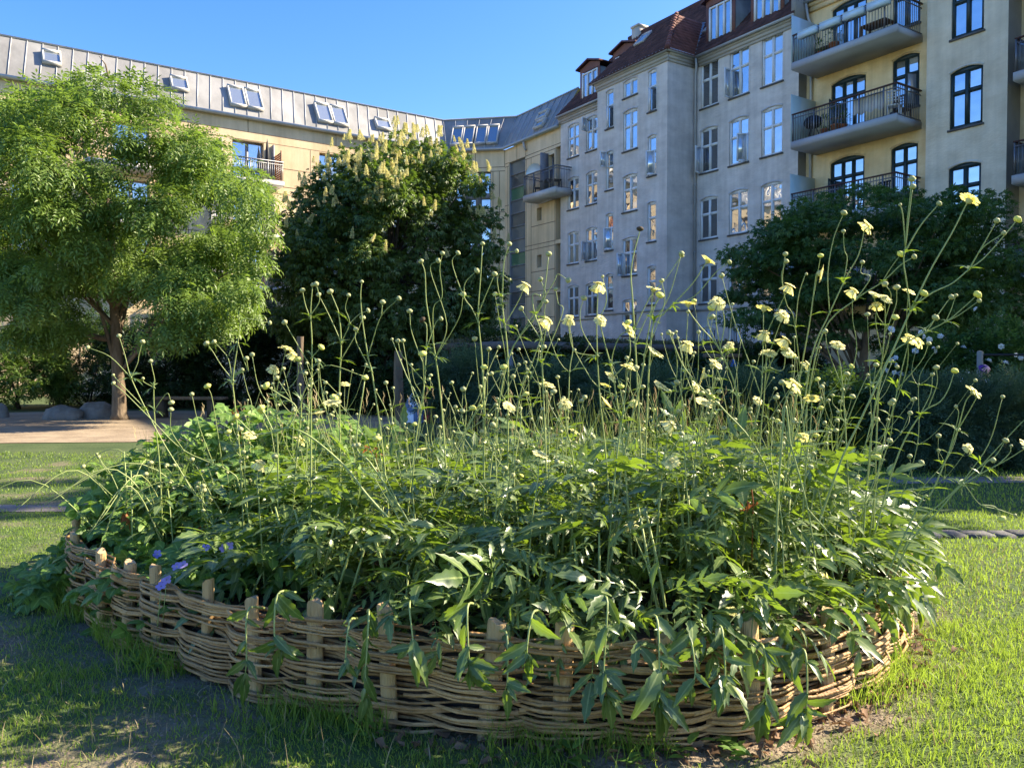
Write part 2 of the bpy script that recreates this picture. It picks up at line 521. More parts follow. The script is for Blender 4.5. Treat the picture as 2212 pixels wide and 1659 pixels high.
def tiles(mb, O, X, Vv, nx, nz, tw, tl, keep=None, mi=0, wave=.03, F=None):
    """pantiles laid on the slope from O, X along the eave, Vv up the slope"""
    O, X, Vv = Vector(O), Vector(X).normalized(), Vector(Vv).normalized()
    Nn = X.cross(Vv).normalized()
    if Nn.z < 0: Nn = -Nn
    hs = [0, .75, 1, .35, 0.0]
    for i in range(nx):
        for k in range(nz):
            c = O + X*(i+.5)*tw + Vv*(k+.5)*tl
            if keep and not keep(c): continue
            vs = []
            for e, dz in ((-.02, .022), (tl+.03, 0.0)):
                for j, h in enumerate(hs):
                    vs.append(O + X*(i+j/4)*tw + Vv*(k*tl+e) + Nn*(wave*h+dz+.02))
            fs = [(j, j+1, 6+j, 5+j) for j in range(4)]
            lo = [O + X*(i+j/4)*tw + Vv*(k*tl-.02) for j in range(5)]
            b = len(vs); vs += lo
            fs += [(b+j, b+j+1, j+1, j) for j in range(4)]
            mb.add(vs, fs, mi)

def gutter(mb, pts, r=.075):
    mb.tube(pts, r, 8)

def balcony(parent, F, x0, x1, yw, yf, zb, th=.24, H=1.05, sm='slab', sides=(True, True), name="balcony", screen=None, step=.115, rm='rail'):
    mb = MB(F)
    mb.box(x0, x1, yf, yw, zb, zb+th)
    mb.box(x0-.02, x1+.02, yf-.02, yf, zb+.02, zb+th+.04)
    for xx, sd in ((x0, sides[0]), (x1, sides[1])):
        pass
    bo = mb.build(name, M[sm], parent)
    zt = zb + th
    r = MB(F)
    n = int((x1-x0)/step)
    for i in range(n+1):
        x = x0+.04 + (x1-x0-.08)*i/n
        t = .022 if i % 8 == 0 else .0085
        r.box(x-t, x+t, yf+.03-t, yf+.03+t, zt+.06, zt+H)
    m = int((yw-yf)/step)
    for sd, x in ((sides[0], x0+.04), (sides[1], x1-.04)):
        if not sd: continue
        for i in range(1, m):
            y = yf+.03 + (yw-yf-.03)*i/m
            r.box(x-.0085, x+.0085, y-.0085, y+.0085, zt+.06, zt+H)
        r.box(x-.015, x+.015, yf+.03, yw, zt+.04, zt+.07)
        r.box(x-.015, x+.015, yf+.03, yw, zt+H-.14, zt+H-.11)
    r.box(x0+.04, x1-.04, yf+.015, yf+.045, zt+.04, zt+.07)
    r.box(x0+.04, x1-.04, yf+.015, yf+.045, zt+H-.14, zt+H-.11)
    r.build("railing", M['steel'], bo)
    h = MB(F)
    h.box(x0, x1, yf-.005, yf+.065, zt+H, zt+H+.045)
    for sd, x in ((sides[0], x0+.035), (sides[1], x1-.035)):
        if sd: h.box(x-.035, x+.035, yf+.065, yw, zt+H, zt+H+.045)
    h.build("handrail", M[rm], bo)
    if screen:
        s = MB(F)
        s.box(screen-.02, screen+.0, yf-.0, yw-.03, zt+.08, zt+1.85)
        s.build("privacy_screen", M['frost'], bo)
    return bo

# ------------------------------------------------------------------ grey stucco apartment house
gb = empty("grey_apartment_building", tuple(RF @ Vector((-3, 0, 0))), "grey stucco apartment building with white windows and red tiled roof", "building")
zt0 = 15.0
LWX = [(-10.2, -9.25), (-8.62, -7.7)]
ROWS_L = [(12.73, 14.5), (9.93, 11.64), (6.98, 8.7), (4.1, 5.8)]
lw = [(a, b, c, d, .09) for a, b in LWX for c, d in ROWS_L] + [(-10.2,-9.3,1.6,2.55,.09), (-8.6,-7.7,1.6,2.6,.09)]
pw = []
for (a, b, rows) in ((-5.0, -4.46, [(12.76,14.56),(9.85,11.67),(6.98,8.72),(4.13,5.84),(1.9,2.75)]), (-3.77, -2.8, [(13.87,14.66),(11.41,13.26),(8.6,10.28),(5.64,7.39),(2.88,4.53)]), (-2.1, -1.57, [(12.8,14.64),(9.95,11.74),(7.02,8.78),(4.21,5.92),(2.1,2.95)])):
    for c, d in rows: pw.append((a, b, c, d, .07))
rw = [(a, b, c+o, d+o, .1) for a, b in ((-.54,.47),(1.1,2.13),(2.78,3.82)) for c, d, o in ((12.83,14.86,0),(9.98,11.92,0),(7.05,8.88,0),(4.22,5.98,0))] + [(-.54,.40,2.05,3.15,.1),(1.1,2.1,2.05,3.15,.1),(2.78,3.8,2.05,3.15,.1)]
mb = MB(RF)
wall(mb, -10.85, -5.64, 0, zt0, 0, lw)
wall(mb, -5.64, -.88, 0, zt0, -1.7, pw)
mb.quad((-5.64,-1.7,0),(-5.64,0,0),(-5.64,0,zt0),(-5.64,-1.7,zt0))
mb.quad((-.88,-1.7,0),(-.88,0,0),(-.88,0,zt0),(-.88,-1.7,zt0))
wall(mb, -.88, 4.56, 0, zt0, 0, rw)
mb.quad((-10.85,0,0),(-10.85,10,0),(-10.85,10,zt0),(-10.85,5,20.3),(-10.85,0,zt0))
mb.quad((-10.85,10,0),(4.56,10,0),(4.56,10,zt0),(-10.85,10,zt0))
al = mb
for h in lw + rw: archline(mb, h[0]-.03, h[1]+.03, h[3], h[4], 0)
for h in pw: archline(mb, h[0]-.03, h[1]+.03, h[3], h[4], -1.7)
mb.build("wall", M['grey'], gb)
mb = MB(RF)
mb.quad((4.56,0,0),(4.56,10,0),(4.56,10,zt0),(4.56,5,20.4),(4.56,0,zt0))
mb.box(4.38, 4.62, -.25, .9, 14.75, 16.2)
mb.build("party_wall", M['party'], gb)
mb = MB(RF)                                        # cornice below the gutters, string course
for (a, b, y) in ((-10.95,-5.72,0), (-5.72,-.8,-1.7), (-.8,4.5,0)):
    mb.box(a, b, y-.05, y+.0, zt0-.28, zt0-.16); mb.box(a, b, y-.10, y, zt0-.16, zt0-.02); mb.box(a, b, y-.17, y+.05, zt0-.02, zt0+.14)
for x in (-.88+.001, ):
    mb.box(x, x+.05, -1.69, -.05, zt0-.28, zt0-.16); mb.box(x, x+.10, -1.69, -.10, zt0-.16, zt0-.02); mb.box(x, x+.17, -1.69, -.17, zt0-.02, zt0+.14)
mb.build("cornice", M['greyd'], gb)
mb = MB(RF)
mb.box(-10.85, -5.64, -.05, 0, 3.88, 3.98); mb.box(-5.64, -.88, -1.75, -1.7, 3.88, 3.98)
mb.box(-.88, -.83, -1.75, -.05, 3.88, 3.98); mb.box(-.83, 4.56, -.05, 0, 3.88, 3.98)
mb.build("string_course", M['greyd'], gb)
rng = random.Random(4)
OPEN = {(-8.62, 12.73): [('l', .6, 1, 75)], (-2.1,12.8): [('l',0,.6,35)], (-5.0,12.76): [('l',0,.6,30)], (-5.0,9.85): [('l',.6,1,85)], (-2.1,9.95): [('r',0,.6,40)],
        (1.1,12.83): [('l',0,.6,80)], (-.54,9.98): [('l',0,.6,80)], (1.1,9.98): [('r',.0,.6,60)], (-8.62,4.1): [], (-3.77,5.64): [('l',0,.6,85)], (-8.62,6.98): [('l',0,.6,80)], (-5.0,6.98): [('r',0,.6,35)]}
def gwin(hs, y):
    for h in hs:
        wd, ht = h[1]-h[0], h[3]-h[2]
        cols = 2 if wd > .7 else 1
        bottomrow = h[2] < 3.5
        g = 'glassd' if (h[0] == -.54 or (h[2] < 6 and rng.random() < .6)) else ('glassb' if (h[0] == 2.78 and h[2] > 9) else 'glass')
        window(gb, RF, h[0], h[1], h[2], h[3], y, 'white', g, cols, None if ht < 1.15 else .6, .05, opensash=OPEN.get((h[0], h[2])), bars=(h[2] == 2.05))
gwin(lw, 0); gwin(pw, -1.7); gwin(rw, 0)
# roof
mb = MB(RF)
sl_ = (20.5-15.15)/(5+.28)
rz = lambda y: 15.15 + (y+.28)*sl_
up = Vector((0, 1, sl_))
inproj = lambda c: (-5.95 < c.x < -.62 and c.y < 2.4 and c.z < 17.9 and c.x < -.62 and not (c.x > -2.6 and (c.x+2.6)/(1.98) > 1))
slope_len = math.hypot(5.28, 20.5-15.15)
tiles(mb, (-10.85,-.28,15.15), (1,0,0), up, 70, 21, .2201, slope_len/21)
# projection: front slope, right and left hips, flat top
mb.build("roof", M['tile'], gb)
roof = [o for o in gb.children if o.name.startswith("roof")][-1]
mb = MB(RF)
e0, e1, ezf, hz, hy = -5.95, -.62, 15.1, 17.85, .55
fs_ = Vector((0, hy+1.98, hz-ezf))
nfr = 11
def keepf(c):
    t = (c.z-ezf)/(hz-ezf)
    return e0 + 2.0*t - .1 < c.x < e1 - 1.98*t + .1
tiles(mb, (e0,-1.98,ezf), (1,0,0), fs_, 24, nfr, .222, fs_.length/nfr, keepf)
mb.quad((-3.95,hy,hz),(-2.6,hy,hz),(-2.6,2.4,hz),(-3.95,2.4,hz))
mb.quad((e0,-1.98,ezf),(e0,0,ezf),(-3.95,2.4,hz),(-3.95,hy,hz))
mb.build("bay_roof", M['tile'], gb)
mb = MB(RF)
hv = Vector((-1.98, 0, hz-ezf))
def keeph(c):
    t = (c.z-ezf)/(hz-ezf)
    return -1.98 + 2.53*t - .05 < c.y < -.15 + 2.5*t + .05
tiles(mb, (e1,-1.98,ezf), (0,1,0), hv, 24, 13, .19, hv.length/13, keeph, wave=.008)
mb.build("bay_hip_roof", M['tileb'], gb)
mb = MB(RF)
hp = [Vector((e1,-1.98,ezf+.06)).lerp(Vector((-2.6,hy,hz+.06)), i/13) for i in range(14)]
for i in range(13):
    d = hp[i+1]-hp[i]
    mb.tube([hp[i], hp[i]+d*1.12], [.125, .10], 8)
mb.build("hip_ridge_tile", M['tileb'], gb)
mb = MB(RF)
mb.bar((e1+.02,-.2,ezf+.1), (-2.6,2.35,hz+.06), .22, .05)
mb.build("lead_valley", M['lead'], gb)
mb = MB(RF)
mb.tube([(-10.85,5,20.55),(4.56,5,20.55)], .13, 8)
mb.quad((-10.85,5,20.5),(4.56,5,20.5),(4.56,10.3,15.1),(-10.85,10.3,15.1))
mb.build("ridge", M['tile'], gb)
mb = MB(RF)
for (a, b, y) in ((-10.98,-5.95,-.24), (-6.0,-.66,-1.93), (-.66,4.5,-.24)):
    gutter(mb, [(a,y,15.12),(b,y,15.12)])
gutter(mb, [(-.66,-1.93,15.12),(-.66,-.24,15.12)])
mb.build("gutter", M['zincd'], gb)
mb = MB(RF)
mb.tube([(-.62,-.24,15.05),(-.66,-.16,14.7),(-.76,-.10,14.4),(-.76,-.10,.2)], .055, 8)
for z in (12.4, 9.5, 6.5, 3.6): mb.tube([(-.76,-.10,z),(-.76,-.10,z+.06)], .07, 8)
mb.build("downpipe", M['zincd'], gb)
def dormer(x0, x1, z0, z1, yf, gm='glass', cols=3, opn=None):
    d = MB(RF)
    yb = yf + 3.4
    d.box(x0-.16, x0, yf+.03, yb, z0-.3, z1+.05, 1); d.box(x1, x1+.16, yf+.03, yb, z0-.3, z1+.05, 1)
    d.box(x0-.18, x0, yf, yf+.03, z0-.1, z1+.05); d.box(x1, x1+.18, yf, yf+.03, z0-.1, z1+.05)
    d.quad((x0-.18,yf-.01,z1+.05),(x1+.18,yf-.01,z1+.05),(x1+.18,yf-.01,z1+.28),((x0+x1)/2,yf-.01,z1+.52),(x0-.18,yf-.01,z1+.28))
    xc = (x0+x1)/2
    for xa, xb in ((x0-.34, xc), (x1+.34, xc)):
        d.add([(xa,yf-.2,z1+.24),(xb,yf-.2,z1+.56),(xb,yb,z1+.56),(xa,yb,z1+.24),(xa,yf-.2,z1+.32),(xb,yf-.2,z1+.64),(xb,yb,z1+.64),(xa,yb,z1+.32)],
              [(0,1,5,4),(0,1,2,3),(4,5,6,7),(0,3,7,4)], 0)
    do = d.build("dormer", [M['dormer'], M['lead']], gb)
    w = window.__wrapped__ if hasattr(window, '__wrapped__') else window
    mbf = MB(RF)
    mbf.box(x0, x1, yf-.02, yf+.06, z0, z0+.08); mbf.box(x0, x1, yf-.02, yf+.06, z1-.07, z1)
    for i in range(cols+1):
        xm = x0 + .04 + (x1-x0-.08)*i/cols
        mbf.box(xm-.04, xm+.04, yf-.03, yf+.05, z0+.08, z1-.07)
    fo = mbf.build("window", M['white'], do)
    for i in range(cols):
        mbf_a = x0+.08+(x1-x0-.08)*i/cols; mbf_b = x0+(x1-x0-.08)*(i+1)/cols
        p = MB(RF); p.quad((mbf_a,yf+.04,z0+.08),(mbf_b,yf+.04,z0+.08),(mbf_b,yf+.04,z1-.07),(mbf_a,yf+.04,z1-.07))
        if i == 0: acc = p
        else:
            b = len(acc.v); acc.v += p.v; acc.f += [tuple(b+j for j in f) for f in p.f]; acc.m += p.m
    acc.build("pane", M[gm], do)
dormer(-9.4, -8.1, 15.65, 17.1, .35)
dormer(-6.85, -5.5, 15.85, 17.2, .5, cols=4)
dormer(-.39, .89, 15.68, 17.3, .35)
dormer(2.09, 3.4, 15.68, 17.3, .35)
mb = MB(RF)
mb.box(-10.3, -9.72, 4.7, 5.35, 19.2, 20.85); mb.box(-10.35, -9.67, 4.64, 5.41, 20.85, 20.97)
mb.build("chimney", M['greyd'], gb)
def roof_light(parent, F, x, y, z, w, l, sl, nm="roof_window", fm='zincd'):
    T = F @ Matrix.Translation((x, y, z)) @ Matrix.Rotation(math.atan(sl), 4, 'X')
    b = MB(T)
    b.box(-w/2, w/2, 0, .06, 0, .12); b.box(-w/2, w/2, l-.06, l, 0, .12)
    b.box(-w/2, -w/2+.06, .06, l-.06, 0, .12); b.box(w/2-.06, w/2, .06, l-.06, 0, .12)
    o = b.build(nm, M[fm], parent)
    p = MB(T); p.quad((-w/2+.06,.06,.09),(w/2-.06,.06,.09),(w/2-.06,l-.06,.09),(-w/2+.06,l-.06,.09))
    p.build("pane", M['glassk'], o)
roof_light(gb, RF, -3.9, -.6, 15.1+1.38*fs_.z/fs_.y+.05, .65, .85, fs_.z/fs_.y)
roof_light(gb, RF, -1.3, 1.3, rz(1.3)+.06, .7, .9, sl_)
mb = MB(RF)
mb.tube([(-1.9,2.6,rz(2.6)),(-1.9,2.6,rz(2.6)+.75)], .09, 8)
mb.build("vent_pipe", M['zincd'], gb)

# ------------------------------------------------------------------ cream stucco apartment house with balconies
cb = empty("cream_apartment_building", tuple(RF @ Vector((9, .5, 0))), "cream yellow apartment building with dark green windows and long balconies", "building")
zc = 15.55
dh = [(5.67,7.1,12.86,15.12,.14), (5.66,7.09,9.9,12.3,.14), (5.65,7.07,6.9,9.33,.14), (5.65,7.07,3.9,6.3,.14)]
eh = [(8.1,9.1,13.35,15.1,.12), (8.12,9.1,10.5,12.4,.12), (8.1,9.08,7.5,9.3,.12), (8.1,9.08,4.6,6.4,.12)]
fh = [(10.44,11.46,12.16,14.1,.12), (10.42,11.46,9.22,11.16,.12), (10.41,11.44,6.22,8.06,.12), (10.4,11.42,3.4,5.2,.12)]
door = (10.41, 11.36, .75, 2.9)
mb = MB(RF)
wall(mb, 4.56, 9.63, 0, zc, .5, dh + eh)
for h in dh + eh: archline(mb, h[0]-.03, h[1]+.03, h[3], h[4], .5)
mb.build("wall", M['cream'], cb)
mb = MB(RF)
wall(mb, 9.63, 12.19, 0, 16.3, 0, fh + [door])
mb.quad((9.63,0,0),(9.63,.5,0),(9.63,.5,16.3),(9.63,0,16.3))
for h in fh: archline(mb, h[0]-.03, h[1]+.03, h[3], h[4], 0)
mb.build("stair_bay_wall", M['greyc'], cb)
mb = MB(RF)
rh = [(12.62,13.6,z,z+2.1,.1) for z in (1.2,4.3,7.4,10.5,13.4)] + [(15.4,16.6,z,z+1.8,.1) for z in (1.6,4.6,7.7,10.8)] + [(18.5,19.7,z,z+1.8,.1) for z in (1.6,4.6,7.7,10.8)]
wall(mb, 12.19, 22.0, 0, zc, .85, rh)
mb.quad((22,.85,0),(22,10,0),(22,10,zc),(22,5.2,20.6),(22,.85,zc))
mb.quad((4.56,10.2,0),(22,10.2,0),(22,10.2,zc),(4.56,10.2,zc))
mb.build("far_wall", M['cream'], cb)
mb = MB(RF)
mb.quad((12.19,0,0),(12.19,.85,0),(12.19,.85,16.3),(12.19,0,16.3))
mb.build("return_wall", M['party'], cb)
mb = MB(RF)
tiles(mb, (4.62,.2,zc+.1), (1,0,0), (0,1,1), 79, 21, .22, 7.0/21)
mb.quad((9.63,0,16.3),(12.19,0,16.3),(12.19,3,16.31),(9.63,3,16.31))
mb.quad((4.56,5.15,20.6),(22,5.15,20.6),(22,10.4,zc),(4.56,10.4,zc))
mb.build("roof", M['tile'], cb)
mb = MB(RF)
mb.box(4.66, 9.63, .38, .5, zc-.3, zc-.12); mb.box(4.66, 9.63, .30, .5, zc-.12, zc+.1)
mb.build("cornice", M['cream'], cb)
mb = MB(RF)
gutter(mb, [(4.5,.22,zc+.08),(9.6,.22,zc+.08)], .08)
mb.tube([(4.7,.22,zc),(4.72,.32,zc-.5),(4.82,.42,zc-.9),(4.82,.42,.3)], .055, 8)
mb.build("downpipe", M['zincd'], cb)
for h in dh: window(cb, RF, *h[:4], .5, 'green', 'glass', 3, .70, .1, .07, sill=False, mull=.09, name="balcony_door", opensash=[('l',.02,.68,70)] if h[2] in (9.9, 6.9) else None)
for h in eh: window(cb, RF, *h[:4], .5, 'green', 'glass', 2, .62, .08, .07, mull=.09, opensash=[('r',.0,.6,60)] if h[2] == 10.5 else None)
for h in fh: window(cb, RF, *h[:4], 0, 'green', 'glass', 2, .60, .08, .07, mull=.1)
for h in rh: window(cb, RF, *h[:4], .85, 'green', 'glassd', 2, .62, .06, .07, mull=.09)
mb = MB(RF)
mb.box(10.43, 11.34, .08, .14, .75, 2.2); mb.box(10.43,11.34,.06,.14,2.2,2.28); mb.box(10.43,11.34,.06,.14,2.8,2.9)
for x in (10.43, 10.86, 11.26): mb.box(x, x+.08, .06, .14, 2.28, 2.8)
do = mb.build("entrance_door", M['green'], cb)
p = MB(RF); p.quad((10.51,.12,2.28),(10.86,.12,2.28),(10.86,.12,2.8),(10.51,.12,2.8)); p.quad((10.94,.12,2.28),(11.26,.12,2.28),(11.26,.12,2.8),(10.94,.12,2.8))
for x in (10.6,10.69,10.78,11.02,11.1,11.18): p.box(x-.008,x+.008,.07,.09,2.28,2.8,1)
p.build("pane", [M['glassd'], M['slab']], do)
p = MB(RF @ Matrix.Translation((9.78,-.02,2.26)) @ Matrix.Rotation(rad(90),4,'X'))
p.lathe((0,0,0), [(.17,0),(.17,.04),(.15,.08),(.09,.12),(.01,.135)], 16)
lamp = p.build("wall_lamp", M['white'], cb, smooth=True)
p = MB(RF @ Matrix.Translation((9.78,-.02,2.26)) @ Matrix.Rotation(rad(90),4,'X'))
p.lathe((0,0,0), [(.19,0),(.19,.03)], 16)
p.build("lamp_rim", M['slab'], lamp)
BAL = []
for i, zb in enumerate((12.62, 9.65, 6.66, 3.68)):
    BAL.append(balcony(cb, RF, 5.02, 9.2, .5, -1.02, zb, screen=5.0, sides=(False, True)))
for zb in (13.3, 10.2, 7.05, 3.95):
    b = balcony(cb, RF, 12.42, 15.6, .85, -.1, zb, sides=(True, True), sm='concrete')
    s = MB(RF); s.box(12.5, 15.5, -.02, .0, zb+.3, zb+1.2); s.build("glass_panel", M['glasss'], b)

# things standing on the balconies
for i, x in enumerate((5.42, 6.35, 7.28, 8.2)):
    b = MB(RF)
    b.box(x, x+.78, -1.25, -1.05, 13.62, 13.86)
    b.box(x-.012, x+.792, -1.262, -1.038, 13.84, 13.87)
    loc = RF @ Vector((x+.39, -1.15, 13.62))
    o = b.build("planter_box", M['planterb'], None, loc=tuple(loc))
    tag(o, ["pale blue metal planter box nearest the frosted screen on the top balcony rail", "pale blue planter box second from the frosted screen on the top balcony rail", "pale blue planter box third from the frosted screen, green sprigs above, on top balcony rail", "pale blue planter box farthest from the frosted screen on the top balcony rail"][i], "planter box", "planter boxes on the top balcony rail")
def leafball(mb, c, r, n, rng, l=.12, w=.05, mi=0):
    for _ in range(n):
        d = Vector((rng.gauss(0,1), rng.gauss(0,1), rng.gauss(0,1))).normalized()
        p = Vector(c) + Vector((d.x*r[0], d.y*r[1], d.z*r[2])) * rng.uniform(.4, 1)
        x = (d + Vector((rng.uniform(-.6,.6), rng.uniform(-.6,.6), rng.uniform(-.3,.5)))).normalized()
        y = x.cross(Vector((0,0,1))).normalized() if abs(x.z) < .95 else Vector((1,0,0))
        mb.add([p, p+x*l*.45+y*w/2, p+x*l, p+x*l*.45-y*w/2], [(0,1,2,3)], mi)
rngb = random.Random(11)
def potted(x, y, z, s, label, fl=None):
    loc = RF @ Vector((x, y, z))
    root = empty("potted_plant", tuple(loc), label, "potted plant", "potted plants on the balconies")
    b = MB(Matrix.Translation(loc)); b.lathe((0,0,0), [(.10*s,0),(.14*s,.24*s),(.15*s,.24*s),(.15*s,.27*s),(.12*s,.27*s)], 10); b.build("pot", M['terra'], root)
    b = MB(Matrix.Translation(loc)); leafball(b, (0,0,.52*s), (.24*s,.24*s,.32*s), 70, rngb, .13, .05)
    if fl:
        leafball(b, (0,0,.6*s), (.24*s,.24*s,.28*s), 14, rngb, .09, .08, 1)
    b.build("foliage", [M['hedgel'], M['rust']], root)
potted(6.6, -.72, 12.86, 1.25, "leafy potted plant on the top balcony in front of its dark green door")
potted(6.0, -.7, 12.86, .8, "smaller leafy potted plant on the top balcony beside its frosted screen")
potted(6.25, -.75, 9.89, 1.0, "potted plant on the middle balcony, nearest the barbecue")
potted(6.62, -.55, 9.89, 1.4, "tall potted plant with red flowers by the middle balcony door", True)
potted(7.05, -.75, 9.89, .9, "low potted plant on the middle balcony between the door and cream cloth")
def table(x, y, z, w, d, h, label):
    loc = RF @ Vector((x, y, z))
    root = empty("balcony_table", tuple(loc), label, "table")
    b = MB(RF); b.box(x-w/2, x+w/2, y-d/2, y+d/2, z+h-.04, z+h); b.build("table_top", M['darkwood'], root)
    for sx in (-1, 1):
        for sy in (-1, 1):
            b = MB(RF); cx_, cy_ = x+sx*(w/2-.05), y+sy*(d/2-.05); b.box(cx_-.025, cx_+.025, cy_-.025, cy_+.025, z, z+h-.04); b.build("leg", M['darkwood'], root)
table(8.1, -.45, 12.86, .95, .6, .55, "dark wooden table on the top balcony near its open end")
table(5.75, .1, 12.86, .8, .5, .62, "small dark table on the top balcony beside the frosted screen")
def chair(x, y, z, m, label, rot=0, s=1.0, group=None, F=RF):
    loc = F @ Vector((x, y, z))
    root = empty("balcony_chair", tuple(loc), label, "chair", group)
    T = F @ Matrix.Translation((x, y, z)) @ Matrix.Rotation(rad(rot), 4, 'Z') @ Matrix.Scale(s, 4)
    b = MB(T); b.box(-.21,.21,-.21,.21,.43,.46); b.build("seat", M[m], root)
    b = MB(T)
    for i in range(5): b.box(-.20+i*.09,-.16+i*.09,.19,.215,.5,.86)
    for zz_ in (.58, .68, .78): b.box(-.2,.2,.185,.19,zz_,zz_+.03)
    b.box(-.22,.22,.18,.22,.86,.92); b.build("backrest", M[m], root)
    for sx in (-1, 1):
        for sy in (-1, 1):
            b = MB(T); b.bar((sx*.19,sy*.19,0),(sx*.18,sy*.18,.43),.035); b.build("leg", M[m], root)
chair(8.85, -.6, 9.89, 'white', "white slatted chair at the open end of the middle balcony", 200)
chair(8.75, .1, 9.89, 'darkwood', "dark wooden chair behind the white one on the middle balcony", 180)
chair(8.6, -.5, 6.9, 'black', "black chair on the lower balcony above the maple", 180)
b = MB(RF)
n = 10
for i in range(n):
    x0_, x1_ = 7.55+i*.11, 7.55+(i+1)*.11
    za, zb_ = 10.28+.06*math.sin(i*1.9), 10.28+.06*math.sin((i+1)*1.9)
    ya, yb_ = -1.0+.018*math.sin(i*2.2)+.07, -1.0+.018*math.sin((i+1)*2.2)+.07
    b.add([(x0_,ya,za),(x1_,yb_,zb_),(x1_,yb_-.01,10.83),(x0_,ya-.01,10.83),(x0_,ya+.012,za),(x1_,yb_+.012,zb_),(x1_,yb_+.002,10.83),(x0_,ya+.002,10.83)], [(0,1,2,3),(4,5,6,7),(0,1,5,4),(2,3,7,6)])
o = b.build("cloth", M['cloth'], None, loc=tuple(RF @ Vector((8.1,-.95,10.3))))
tag(o, "cream cloth hung inside the railing of the middle balcony", "cloth")
loc = RF @ Vector((5.62, -.55, 9.89))
root = empty("barbecue", tuple(loc), "black barbecue with a lid by the frosted screen of the middle balcony", "barbecue")
b = MB(RF @ Matrix.Translation((5.62,-.55,9.89))); b.lathe((0,0,0), [(.05,.48),(.2,.52),(.28,.62),(.3,.72)], 14, sq=(1.2,1)); b.build("fire_bowl", M['black'], root)
b = MB(RF @ Matrix.Translation((5.62,-.55,9.89))); b.lathe((0,0,0), [(.3,.725),(.27,.84),(.17,.93),(.04,.96)], 14, sq=(1.2,1)); b.build("lid", M['black'], root)
for q in (30, 150, 270):
    b = MB(RF @ Matrix.Translation((5.62,-.55,9.89))); b.bar((.28*math.cos(rad(q)),.28*math.sin(rad(q)),0),(.12*math.cos(rad(q)),.12*math.sin(rad(q)),.52),.03); b.build("leg", M['black'], root)

# ------------------------------------------------------------------ sandstone building with zinc mansard roof
sb = empty("sandstone_apartment_building", tuple(LF @ Vector((0, 0, 0))), "angled sandstone panelled apartment building with grey zinc mansard roof", "building")
H0 = 14.62
Lh = [(-1.35,.31,11.2,13.48), (3.42,5.41,10.9,13.45), (7.4,9.2,10.9,13.45), (-1.35,.31,8.4,10.7), (3.42,5.41,8.1,10.6), (7.4,9.2,8.1,10.6), (-1.35,.31,5.6,7.9), (3.42,5.41,5.3,7.8),
      (-7.1,-5.4,11.2,13.48), (-11.4,-9.6,10.9,13.45), (-16.0,-14.2,10.9,13.45), (-7.1,-5.4,8.4,10.7), (-11.4,-9.6,8.1,10.6), (-16,-14.2,8.1,10.6), (-11.4,-9.6,5.3,7.8), (-7.1,-5.4,5.6,7.9), (-11.4,-9.6,2.5,5.0), (-16,-14.2,5.3,7.8), (-16,-14.2,2.5,5.0), (-1.35,.31,2.6,5.0)]
mb = MB(LF); wall(mb, -26, 11.54, 0, H0, 0, Lh, rev=.3)
Ch = [(.55,1.1,11.05,13.36), (1.2,2.82,11.05,13.36), (1.2,2.82,7.9,10.2), (1.2,2.82,4.9,7.2)]
mb.M = CF; wall(mb, 0, CLEN, 0, H0, 0, Ch, rev=.25)
mb.M = RF
Sh = [(-16.08,-14.30,.4,13.75), (-13.13,-12.66,9.78,10.52), (-13.13,-12.66,7.1,7.82), (-13.13,-12.66,4.52,5.2), (-12.0,-11.45,11.08,13.3)] + [(-11.32,-10.86,z,z+2.45) for z in (11.15,8.45,5.8,3.1)]
wall(mb, -16.5, -10.85, 0, H0, 0, Sh, rev=.35)
mb.M = LF; mb.quad((-26,0,0),(-26,10,0),(-26,10,H0),(-26,0,H0))
mb.build("wall", M['sand'], sb)
# joints between the panels, proud of the wall by a few millimetres
mb = MB(LF)
def hj(x0, x1, z, holes, t=.035):
    segs = [(x0, x1)]
    for h in holes:
        if h[2]-.02 < z < h[3]+.02:
            ns = []
            for a, b in segs:
                if h[1] <= a or h[0] >= b: ns.append((a, b)); continue
                if h[0] > a: ns.append((a, h[0]))
                if h[1] < b: ns.append((h[1], b))
            segs = ns
    for a, b in segs: mb.box(a, b, -.004, .0, z-t/2, z+t/2)
def vj(x, z0, z1, t=.03): mb.box(x-t/2, x+t/2, -.006, -.0005, z0, z1)
for z in (13.95, 13.52, 12.25, 11.25, 10.85, 9.5, 8.45, 8.05, 6.6, 5.65, 5.25, 3.8, 2.85, 2.4): hj(-26, 11.54, z, Lh)
for x in (-24,-19.5,-17.9,-13.2,-8.6,-4.2,-.52,4.4,8.3): vj(x, 13.95, H0)
for x in (-17.9,-13.0,-8.6,-3.6,2.9,6.2,10.2): vj(x, .2, 13.52)
mb.M = CF
for z in (13.6, 13.35, 10.85, 10.45, 7.75, 7.35, 4.8, 4.4): hj(0, CLEN, z, Ch)
for x in (.02, 1.85, CLEN-.02): vj(x, 13.6, H0)
for x in (1.02, 2.95, CLEN-.35): vj(x, .2, 13.35)
mb.M = RF
for z in (13.75, 13.55, 11.2, 8.45, 8.2, 5.75, 5.5, 3.0, 2.75): hj(-16.5, -10.85, z, Sh)
for z in (9.52, 6.88, 4.2): hj(-13.7, -11.35, z, Sh)
for x in (-16.2,-14.2,-13.7,-11.38): vj(x, .2, 13.55)
for x in (-15.2,-14.28): vj(x, 13.75, H0)
mb.build("panel_joint", M['joint'], sb)
for h in Lh: window(sb, LF, *h[:4], .2, 'gwin', 'glass', 3 if h[1]-h[0] > 1.7 else 2, .34, 0, .07, sill=False, mull=.12)
for h in Ch: window(sb, CF, *h[:4], .15, 'gwin', 'glass', 2 if h[1]-h[0] > 1 else 1, .36, 0, .06, sill=False, mull=.34 if h[1]-h[0] > 1 else .1)
